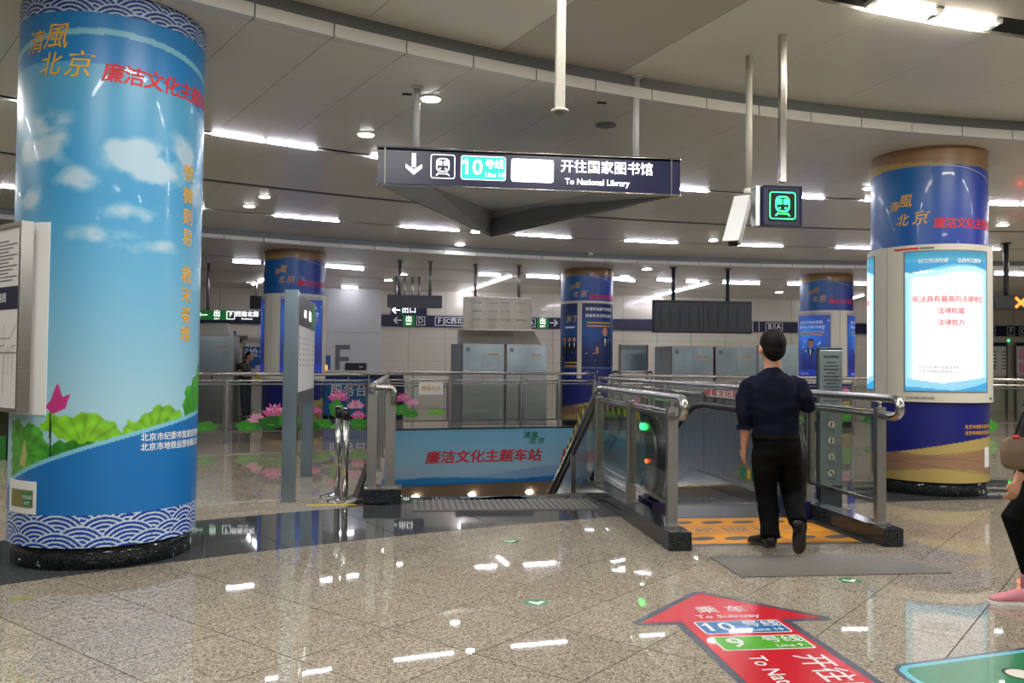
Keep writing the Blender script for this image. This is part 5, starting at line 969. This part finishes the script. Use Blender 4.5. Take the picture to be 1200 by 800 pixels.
# blue service posters behind the left curved rail
def servc(pn, x0, x1, z0, z1, Y): b = MB(); b.m('white_print').text('服务台', .32, shift(YF(Y-.004), (x0+x1)/2, (z0+z1)/2+.15), .01); b.build('lettering', pn)
wallboard('blue service counter front behind the white pier railing', 380, 437, 443, 487, 22.6, 'blue_print', False, servc, 'counter'); wallboard('blue panel left of the white card beyond the stair well', 447, 474, 443, 480, 22.9, 'blue_print', False, lambda pn, x0, x1, z0, z1, Y: MB().m('white_print').text('服', .35, shift(YF(Y-.004), (x0+x1)/2, (z0+z1)/2), .01).build('lettering', pn), 'counter')
p = onY(416, 433, 23.2); x0, z1 = XZ(404, 425, 23.2); x1, z0 = XZ(429, 434, 23.2); T = thing('counter_top', 'pale service counter slab under the black box', 'counter', ((x0+x1)/2, 23.3, 0)); part('slab', T, 'cream_panel', ((x0-1.2, 22.7, z0-.08), (x1+1.1, 23.9, z0))); part('plinth', T, 'navy', ((x0-1.1, 22.8, 0), (x1+1.0, 23.8, z0-.08)))
T = thing('black_box', 'black printer like box on the counter below the grey letter F', 'box', ((x0+x1)/2, 23.2, z0)); part('casing', T, 'black_plastic', ((x0, 23.2, z0), (x1, 23.7, z1)), bevel=.02); part('badge', T, 'steel', ((x0+.38, 23.19, z1-.12), (x0+.48, 23.2, z1-.08)))
# small blue poster and orange mascot-free leaflet stand
wallboard('narrow blue poster on the wall left of the grey letter F', 379, 387, 416, 436, 24.5, 'blue_print', False, lambda pn, x0, x1, z0, z1, Y: MB().m('red_led').bb((x0+.03, Y-.01, z0+.05), (x1-.08, Y, z0+.2)).build('red_print', pn), 'poster')
# security gate at left with purple signs
Yg = 24.; xa, za = XZ(276, 395, Yg); xb, _ = XZ(306, 395, Yg); T = thing('security_gate', 'white security gate frame with small blue screen behind the small man', 'gate', ((xa+xb)/2, Yg, 0))
part('upright', T, 'cream_panel', ((xa, Yg, 0), (xa+.18, Yg+.5, za))); part('upright', T, 'cream_panel', ((xb-.08, Yg, 0), (xb+.1, Yg+.5, za-.1))); part('header', T, 'cream_panel', ((xa, Yg, za-.15), (xb, Yg+.5, za))); s0, sz1 = XZ(268, 388.5, Yg-.1); s1, sz0 = XZ(276, 393, Yg-.1); part('blue_screen', T, 'blue_print', ((s0, Yg-.1, sz0), (s1, Yg, sz1+.02))); part('screen_arm', T, 'steel_dark', ((s0-.3, Yg-.05, sz0-.1), (s1+.3, Yg+.05, sz0)))
def purple(pn, x0, x1, z0, z1, Y): MB().m('white_print').text('安检处', .25, shift(YF(Y-.004), (x0+x1)/2, z1-.17), .01).build('lettering', pn)
wallboard('purple blue security check sign behind the small man', 287, 307, 406, 432, 23.4, 'blue_print', True, purple); part
T = thing('steel_gate_box', 'low white ticket gate beside the small man', 'gate', XZ(305, 430, 22.5)[0:1]+(22.5, 0)); x0, z1 = XZ(300, 428, 22.5); part('casing', T, 'cream_panel', ((x0, 22.4, 0), (x0+.3, 23.2, z1))); part('yellow_label', T, 'yellow', ((x0, 22.39, z1-.35), (x0+.2, 22.4, z1-.15)))
# tiny emissive green boxes stand in for green reflections on the far wall
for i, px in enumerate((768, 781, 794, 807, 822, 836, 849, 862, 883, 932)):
    q = onY(px, 398, YW-.03); tag(MB().m('green_dim').box(q, (.05, .012, .05), 0).build('green_glow_dot'), 'tiny green lamp on the far wall above the right cabinets, %s from the left' % ORD[i], 'lamp', 'green indicator lamps')
q = onY(1182, 399, YW-.03); tag(MB().m('green_led').box(q, (.06, .012, .06)).build('green_glow_dot'), 'tiny green lamp on the far wall below the navy band at far right', 'lamp')  # one more emissive green box, added at the far right
# ================================================ LEFT EDGE: glazed booth
YO = 13.2; T = thing('glass_booth', 'dark glazed booth with green illuminated sign at the left edge', 'booth', (-6.3, YO, 0))
xe = XZ(17, 400, YO)[0]; xs = xe-3; zt_ = XZ(8, 322, YO)[1]
part('top_beam', T, 'grey_trim', ((xs, YO, zt_), (xe, YO+.2, zt_+.08)))
for x in (xe-.08, xe-1.2, xe-2.4): part('mullion', T, 'black_plastic', ((x, YO, 0), (x+.08, YO+.12, zt_)))
for x in (xe-1.12, xe-2.32): part('glass_pane', T, 'booth_glass', ((x, YO+.04, .35), (x+1.04, YO+.06, zt_-.02)))
part('side_pane', T, 'booth_glass', ((xe-.03, YO+.12, .35), (xe-.01, YO+2.6, zt_-.02))); part('plinth', T, 'leaf_dark', ((xs, YO+.02, 0), (xe-.02, YO+.1, .35))); part('rear_wall', T, 'dark_panel', ((xs, YO+2.6, 0), (xe, YO+2.7, zt_))); part('counter', T, 'olive', ((xs+.2, YO+1., 0), (xe-.3, YO+1.6, 1.05)))
x0, z1 = XZ(-60, 297, YO-.1); x1, z0 = XZ(15, 315, YO-.1); T2_ = thing('green_sign', 'green illuminated sign with white lettering at the left edge', 'sign', ((x0+x1)/2, YO-.05, z0)); part('panel', T2_, 'green_sign', ((x0, YO-.1, z0), (x1, YO, z1))); b = MB(); b.m('white_lit').text('Library', .09, lambda u, v: (x1-.17+u, YO-.105, z1-.06+v), .01); b.text('undi.l', .10, lambda u, v: (x1-.15+u, YO-.105, z0+.09+v), .01); b.build('lettering', T2_); part('hanger', T2_, 'steel_dark', ((x1-.3, YO-.07, z1), (x1-.24, YO-.01, ZM)))
# ================================================ PEOPLE
def V(p): return np.array(p, float)
def loft(b, secs, side, n=16, round0=True, round1=True):
    """secs: (centre, half width along side, half depth); ends rounded off"""
    P = [V(s[0]) for s in secs]; W_ = [s[1] for s in secs]; D_ = [s[2] for s in secs]
    if round0: t = P[0]-P[1]; t = t/np.linalg.norm(t); r = min(W_[0], D_[0])*.8; P.insert(0, P[0]+t*r*.7); W_.insert(0, W_[0]*.72); D_.insert(0, D_[0]*.72); P.insert(0, P[0]+t*r*.28); W_.insert(0, W_[1]*.3); D_.insert(0, D_[1]*.3)
    if round1: t = P[-1]-P[-2]; t = t/np.linalg.norm(t); r = min(W_[-1], D_[-1])*.8; P.append(P[-1]+t*r*.7); W_.append(W_[-1]*.72); D_.append(D_[-1]*.72); P.append(P[-1]+t*r*.28); W_.append(W_[-2]*.3); D_.append(D_[-2]*.3)
    side = V(side); m = len(P); vs = []
    for i in range(m):
        t = P[min(i+1, m-1)]-P[max(i-1, 0)]; t = t/(np.linalg.norm(t)+1e-9); s = side-t*np.dot(side, t); s = s/(np.linalg.norm(s)+1e-9); w = np.cross(t, s)
        for j in range(n): a = 2*PI*j/n; vs.append(P[i]+s*W_[i]*math.cos(a)+w*D_[i]*math.sin(a))
    k = len(b.v); b.add(vs, [(i*n+j, i*n+(j+1) % n, (i+1)*n+(j+1) % n, (i+1)*n+j) for i in range(m-1) for j in range(n)]+[tuple(range(n-1, -1, -1)), tuple((m-1)*n+j for j in range(n))]); return b
def ball(b, c, rx, ry, rz, F, n=14):
    """ellipsoid: rx lateral, ry along facing F, rz up"""
    F = V(F); Sd = np.cross(F, [0, 0, 1]); vs = [V(c)+[0, 0, rz]]
    for i in range(1, n): 
        t = PI*i/n
        for j in range(n*2): a = PI*j/n; vs.append(V(c)+Sd*rx*math.sin(t)*math.cos(a)+F*ry*math.sin(t)*math.sin(a)+V([0, 0, rz*math.cos(t)]))
    vs.append(V(c)-[0, 0, rz]); m = 2*n; fs = [(0, 1+j, 1+(j+1) % m) for j in range(m)]
    for i in range(n-2): fs += [(1+i*m+j, 1+(i+1)*m+j, 1+(i+1)*m+(j+1) % m, 1+i*m+(j+1) % m) for j in range(m)]
    e = len(vs)-1; fs += [(e, 1+(n-2)*m+(j+1) % m, 1+(n-2)*m+j) for j in range(m)]; return b.add(vs, fs)
def fuse(b, name, m, parent, voxel, smooth=6, wr=0.):
    me = bpy.data.meshes.new('tmp'); me.from_pydata(b.v, [], b.f); o = bpy.data.objects.new('tmp', me); COL.objects.link(o)
    bm = bmesh.new(); bm.from_mesh(me); bmesh.ops.recalc_face_normals(bm, faces=bm.faces); bm.to_mesh(me); bm.free()
    r = o.modifiers.new('r', 'REMESH'); r.mode = 'VOXEL'; r.voxel_size = voxel; r.use_smooth_shade = True; s = o.modifiers.new('s', 'SMOOTH'); s.factor = .5; s.iterations = smooth
    if wr: tx = bpy.data.textures.new('cloth', 'CLOUDS'); tx.noise_scale = .09; d = o.modifiers.new('d', 'DISPLACE'); d.texture = tx; d.strength = wr; d.mid_level = .5
    dg = bpy.context.evaluated_depsgraph_get(); nm = bpy.data.meshes.new_from_object(o.evaluated_get(dg)); bpy.data.objects.remove(o); nm.name = name; nm.materials.clear(); nm.materials.append(MATS[m]); nm.polygons.foreach_set('use_smooth', np.ones(len(nm.polygons), bool))
    q = bpy.data.objects.new(name, nm); COL.objects.link(q); q.parent = parent; q.matrix_parent_inverse = parent.matrix_world.inverted(); return q
def hand(b, wrist, d, side, nrm, s=1., curl=.5, thumb=1):
    """palm, four unequal fingers and a thumb; d along the hand, side towards the thumb, nrm out of the back of the hand"""
    d, side, nrm = V(d), V(side), V(nrm); w = V(wrist)
    loft(b, [(w, .027*s, .02*s), (w+d*.04*s, .036*s, .017*s), (w+d*.09*s, .040*s, .014*s)], side, 12)
    for k, (o_, L) in enumerate(((.030, .070), (.010, .080), (-.011, .074), (-.031, .058))):
        p = w+d*.085*s+side*o_*s; c = curl*.5; dir1 = d*math.cos(c)-nrm*math.sin(c); dir2 = d*math.cos(c*2)-nrm*math.sin(c*2)
        q = p+dir1*L*.5*s; loft(b, [(p, .0088*s, .0088*s), (q, .0082*s, .0082*s), (q+dir2*L*.5*s, .0068*s, .0068*s)], side, 8)
    p = w+d*.03*s+side*.03*s; q = p+(d*.7+side*.6)*.035*s; loft(b, [(p, .011*s, .011*s), (q, .0105*s, .0105*s), (q+(d*.95+side*.15)*.032*s, .008*s, .008*s)], nrm, 8)
def head(T, c, F, s=1., hair=True, vox=.006, extra=None, hairlen=0.):
    """skull, jaw, nose and ears for the continuous body; returns builder function, adds hair, eyes and mouth"""
    F = V(F); Sd = np.cross(F, [0, 0, 1]); c = V(c); up = V([0, 0, 1])
    def add(b):
        ball(b, c+up*.02*s-F*.01*s, .076*s, .095*s, .095*s, F); ball(b, c-up*.05*s+F*.025*s, .058*s, .065*s, .06*s, F); ball(b, c-up*.015*s+F*.095*s, .014*s, .022*s, .022*s, F, 8)
        for k in (-1, 1): ball(b, c+Sd*k*.080*s-up*.012*s-F*.005*s, .011*s, .020*s, .032*s, F, 8)
    hb = MB(); ball(hb, c+up*.035*s-F*.022*s, .085*s, .098*s, .092*s, F); ball(hb, c-up*.005*s-F*.045*s, .076*s, .066*s, .085*s, F)
    if hairlen: ball(hb, c-up*hairlen*.5*s-F*.06*s, .08*s, .06*s, (.09+hairlen*.5)*s, F)
    fuse(hb, 'hair', 'hair', T, vox*1.2, 3)
    for k in (-1, 1): ball(MB().m('white_print'), c+Sd*k*.032*s+F*.079*s+up*.01*s, .013*s, .010*s, .008*s, F, 8).build('eye', T); ball(MB().m('hair'), c+Sd*k*.032*s+F*.084*s+up*.032*s, .018*s, .006*s, .004*s, F, 6).build('eyebrow', T)
    ball(MB().m('pink'), c+F*.082*s-up*.052*s, .022*s, .009*s, .006*s, F, 8).build('mouth', T)
    return add
def shoe(T, heel, toe, up, side, m='shoe', solem='sole', s=1.):
    heel, toe, up, side = V(heel), V(toe), V(up), V(side); d = toe-heel; b = MB()
    loft(b, [(heel+d*.10+up*.055*s, .036*s, .05*s), (heel+d*.30+up*.055*s, .040*s, .048*s), (heel+d*.55+up*.045*s, .046*s, .036*s), (heel+d*.80+up*.036*s, .046*s, .027*s), (heel+d*.94+up*.03*s, .034*s, .02*s)], side, 14)
    fuse(b, 'shoe', m, T, .008, 3)
    P = [(-.02, .62), (.0, .8), (.15, .88), (.35, .78), (.55, .92), (.75, 1.05), (.9, .9), (1., .5)]; n = len(P); ring_ = [heel+d*a+side*.046*s*w for a, w in P]+[heel+d*a-side*.046*s*w for a, w in P[::-1]]; b = MB(); b.m(solem); m_ = len(ring_)
    b.add([p+up*.0 for p in ring_]+[p+up*.022*s for p in ring_], [tuple(range(m_)), tuple(range(2*m_-1, m_-1, -1))]+[(i, (i+1) % m_, m_+(i+1) % m_, m_+i) for i in range(m_)]); b.build('sole', T)
# ---- the walking man
DM = 6.68
def m_(px, py, dd=0.): return ad(px, py, DM+dd)
F_ = V([.06, 1, 0]); F_ /= np.linalg.norm(F_); SR = np.cross(F_, [0, 0, 1])
T = thing('person', 'man in navy shirt and black trousers walking away toward the escalator', 'person', gp(903, 645))
torso = [(m_(905, 435, -.0), .07, .065), (m_(905, 438.5, -.01), .115, .075), (m_(905.5, 443, -.02), .165, .09), (m_(906, 450, -.02), .205, .10), (m_(907, 462, -.02), .205, .115), (m_(908, 478, -.01), .198, .122), (m_(909, 495), .185, .118), (m_(909, 512), .182, .118)]
armL = [(m_(886, 447), .055), (m_(877, 452), .068), (m_(872, 466), .064), (m_(871, 484, -.02), .054), (m_(872, 501, 0.), .050)]; foreL = [(m_(872, 497), .040), (m_(873, 510, .03), .036), (m_(872, 523, .06), .028)]
armR = [(m_(927, 447), .055), (m_(937, 452), .068), (m_(944, 466, -.03), .064), (m_(947, 477, -.02), .056), (m_(944, 475, .12), .050)]; foreR = [(m_(945, 475, .08), .042), (m_(936, 468, .28), .030)]
pel = [(m_(909, 509), .184, .118), (m_(910, 520), .19, .125), (m_(910, 532), .185, .125)]
legL = [(m_(896, 528), .10), (m_(896, 550), .099), (m_(898, 578, .02), .084), (m_(901, 605, -.02), .078), (m_(903, 630, -.10), .072)]
legR = [(m_(924, 528), .10), (m_(925, 550, .02), .099), (m_(929, 578, .03), .086), (m_(932, 598, -.08), .074), (m_(935, 613, -.18), .066)]
L2 = lambda l, k=1.: [(p, r*k, r*k) for p, r in l]
hc = m_(904.5, 407.5, .0); b = MB(); hd = head(T, hc, F_, 1.17); hd(b)
loft(b, [(m_(905, 442), .075, .07), (m_(905, 432), .066, .064), (m_(905, 420, .01), .064, .066)], SR)
loft(b, [(p, w*.9, d*.88) for p, w, d in torso]+[(p, w*.88, d*.88) for p, w, d in pel[1:]], SR); loft(b, L2(armL, .8), SR); loft(b, L2(foreL), SR); loft(b, L2(armR, .8), SR); loft(b, L2(foreR), SR); loft(b, L2(legL[:4], .8), SR); loft(b, L2(legR[:4], .8), SR)
hdir = V(foreL[2][0])-V(foreL[1][0]); hdir = hdir/np.linalg.norm(hdir); hand(b, foreL[2][0], (hdir+V([0, .1, -.3]))/np.linalg.norm(hdir+V([0, .1, -.3])), V([0, .98, .1]), V([-1, .1, 0]), 1.03, .55)
hand(b, foreR[1][0], V([-.3, .9, .2]), V([-.9, -.3, 0]), V([0, 0, 1]), 1., .8)
fuse(b, 'body', 'skin', T, .0075, 2)
b = MB(); loft(b, torso, SR); loft(b, L2(armL), SR, round1=False); loft(b, L2(armR), SR, round1=False); loft(b, [(m_(905, 442, -.03), .085, .08), (m_(905, 433, -.01), .073, .071)], SR, round1=False); fuse(b, 'shirt', 'shirt_navy', T, .011, 4, .02)
b = MB(); b.m('shirt_navy'); loft(b, [(armL[4][0]+V([0, 0, .02]), .057, .057), (armL[4][0]-V([0, 0, .012]), .057, .057)], SR, 18, False, False); b.build('rolled_cuff', T)
b = MB(); loft(b, pel, SR); loft(b, L2(legL), SR, round1=False); loft(b, L2(legR), SR, round1=False); fuse(b, 'trousers', 'trousers', T, .011, 4, .022)
b = MB(); b.m('belt'); loft(b, [(m_(909, 507), .191, .126), (m_(909, 512.5), .191, .126)], SR, 28, False, False); b.build('belt', T)
h1 = gp(905, 641.5); h1[2] = .0; t1 = h1+V([-.085, .255, 0]); shoe(T, h1, t1, [0, 0, 1], np.cross((t1-h1)/np.linalg.norm(t1-h1), [0, 0, 1]))
toe = gp(936.5, 651); toe = toe+V([0, 0, .015]); heel = toe+V([-.02, -.10, .245]); dd = (toe-heel)/np.linalg.norm(toe-heel); sd = np.cross(dd, [0, 1, 0]); sd = sd/np.linalg.norm(sd); upv = np.cross(sd, dd); upv = upv if upv[1] > 0 else -upv; shoe(T, heel, toe, upv, sd)
b = MB(); loft(b, [(legR[4][0], .055, .055), (heel+dd*.08+upv*.06, .04, .045)], SR); fuse(b, 'sock', 'rubber_black', T, .01, 2)
b = MB(); loft(b, [(legL[4][0]+V([0, 0, -.02]), .05, .05), (h1+V([-.02, .06, .06]), .04, .045)], SR); fuse(b, 'sock', 'rubber_black', T, .01, 2)
# ---- passer-by at the right edge
DP = 5.4
def p_(px, py, dd=0.): return ad(px, py, DP+dd)
F2_ = V([-1, .25, 0]); F2_ /= np.linalg.norm(F2_); S2_ = np.cross(F2_, [0, 0, 1])
T = thing('person', 'passer-by in black coat and trousers cut off by the right edge of the photo', 'person', gp(1200, 705))
hc = p_(1226, 398); b = MB(); hd = head(T, hc, F2_, 1., hairlen=.12); hd(b)
tor = [(p_(1230, 432), .06, .06), (p_(1231, 440), .17, .10), (p_(1231, 462), .19, .13), (p_(1228, 500), .185, .15), (p_(1226, 535), .19, .165), (p_(1226, 560), .20, .17)]
loft(b, [(p_(1230, 434), .05, .05), (p_(1228, 412), .05, .052)], S2_); loft(b, [(p, w*.85, d*.8) for p, w, d in tor], S2_)
aN = [(p_(1232, 448, -.19), .06), (p_(1226, 490, -.23), .055), (p_(1208, 530, -.22), .045), (p_(1198, 553, -.2), .04)]; aF = [(p_(1232, 448, .19), .06), (p_(1228, 495, .22), .055), (p_(1225, 540, .22), .045)]
fN = [(p_(1199, 550, -.2), .033), (p_(1193, 562, -.2), .027)]; loft(b, L2(aN, .8), S2_); loft(b, L2(fN), S2_); loft(b, L2(aF, .85), S2_)
hand(b, fN[1][0], V([-.35, 0, -.93]), V([-.93, 0, .35]), V([0, -1, 0]), .95, .9); hand(b, aF[2][0], V([-.1, 0, -1]), V([-1, 0, 0]), V([0, 1, 0]), .95, .5)
lN = [(p_(1222, 572, -.09), .10), (p_(1205, 590, -.1), .088), (p_(1187, 606, -.1), .07), (p_(1198, 640, -.1), .056), (p_(1206, 672, -.1), .045)]; lF = [(p_(1228, 572, .09), .10), (p_(1236, 620, .1), .075), (p_(1262, 672, .1), .05)]
loft(b, L2(lN, .85), S2_); loft(b, L2(lF, .85), S2_); fuse(b, 'body', 'skin', T, .009, 2)
b = MB(); loft(b, tor, S2_, round1=False); loft(b, L2(aN), S2_, round1=False); loft(b, L2(aF), S2_, round1=False); fuse(b, 'coat', 'coat_black', T, .013, 3, .02)
b = MB(); loft(b, [(p_(1226, 555), .16, .13), (p_(1226, 575), .16, .13)], S2_); loft(b, L2(lN), S2_, round1=False); loft(b, L2(lF), S2_, round1=False); fuse(b, 'trousers', 'trousers', T, .012, 3)
h1 = p_(1207, 700, -.1); h1[2] = .0; t1 = h1+F2_*.24; h1 = h1+V([0, 0, .0]); shoe(T, h1, t1, [0, 0, 1], S2_, 'shoe_pink', 'paper', .95); h1 = p_(1268, 690, .1); h1[2] = .0; shoe(T, h1+V([0, 0, .0]), h1+F2_*.24, [0, 0, 1], S2_, 'shoe_pink', 'paper', .95)
b = MB(); loft(b, [(lN[4][0], .045, .045), (gp(1203, 700)+V([0, 0, .07]), .035, .04)], S2_); fuse(b, 'sock', 'shoe_pink', T, .01, 2); b = MB(); loft(b, [(lF[2][0], .045, .045), (p_(1262, 690, .1)*V([1, 1, 0])+V([0, 0, .07]), .035, .04)], S2_); fuse(b, 'sock', 'shoe_pink', T, .01, 2)
q = p_(1183, 525, -.26); T = thing('handbag', 'small grey and dark handbag with red tag held by the passer-by', 'bag', q); b = MB(); loft(b, [(q+V([.04, 0, .05]), .03, .075), (q+V([.04, 0, -.02]), .045, .09), (q+V([.04, 0, -.10]), .04, .085)], np.cross(F2_, [0, 0, 1])); fuse(b, 'pouch', 'brown', T, .012, 3); b = MB(); b.m('red_print'); ball(b, q+V([.03, -.02, .07]), .018, .02, .012, F2_, 8).build('red_tag', T); b = MB(); b.m('black_plastic').tube([q+V([.03, 0, .05]), q+V([.10, .0, .25]), q+V([.22, .05, .42])], .008, 8); b.build('strap', T)
# ---- small figure far left
DS = 21.2
def s_(px, py, dd=0.): return ad(px, py, DS+dd)
F3_ = V([.9, -.3, 0]); F3_ /= np.linalg.norm(F3_); S3_ = np.cross(F3_, [0, 0, 1])
T = thing('person', 'small distant man in black and tan patterned shirt looking down beyond the left railing', 'person', s_(289, 488)*V([1, 1, 0]))
b = MB(); hd = head(T, s_(292.5, 417.5), F3_, 1., vox=.02); hd(b); tor = [(s_(288, 424), .06, .06), (s_(287, 426), .17, .1), (s_(287, 432), .2, .13), (s_(287.5, 440), .19, .14), (s_(288, 447), .18, .14)]
loft(b, [(s_(289, 425), .05, .05), (s_(291, 420), .05, .05)], S3_); loft(b, [(p, w*.85, d*.85) for p, w, d in tor], S3_)
for k in (-1, 1):
    o_ = S3_*.22*k; a = [(s_(287, 427.5)+o_, .055), (s_(285.5, 435)+o_, .047), (s_(291, 440)+o_*.8, .037), (s_(297, 440)+o_*.6, .03)]; loft(b, L2(a), S3_); hand(b, a[3][0], F3_, -S3_*k, V([0, 0, 1]), 1., .5); l_ = [(s_(288, 448)+o_*.45, .095), (s_(288, 465)+o_*.45, .07), (s_(288.5, 484)+o_*.45, .045)]; loft(b, L2(l_, .85), S3_)
fuse(b, 'body', 'skin', T, .016, 1)
b = MB(); loft(b, tor, S3_); 
for k in (-1, 1): o_ = S3_*.22*k; loft(b, L2([(s_(287, 427.5)+o_, .068), (s_(286, 432)+o_, .062)]), S3_)
fuse(b, 'patterned_shirt', 'shirt_pattern', T, .02, 2)
b = MB(); loft(b, [(s_(288, 446), .17, .13), (s_(288, 450), .17, .13)], S3_)
for k in (-1, 1): loft(b, L2([(s_(288, 448)+S3_*.1*k, .10), (s_(288, 465)+S3_*.1*k, .085), (s_(288.5, 485)+S3_*.1*k, .07)]), S3_)
fuse(b, 'trousers', 'dark_panel', T, .022, 2)
for k in (-1, 1): g0 = s_(287.5, 488)*V([1, 1, 0])+S3_*.1*k; shoe(T, g0, g0+F3_*.25, [0, 0, 1], S3_)
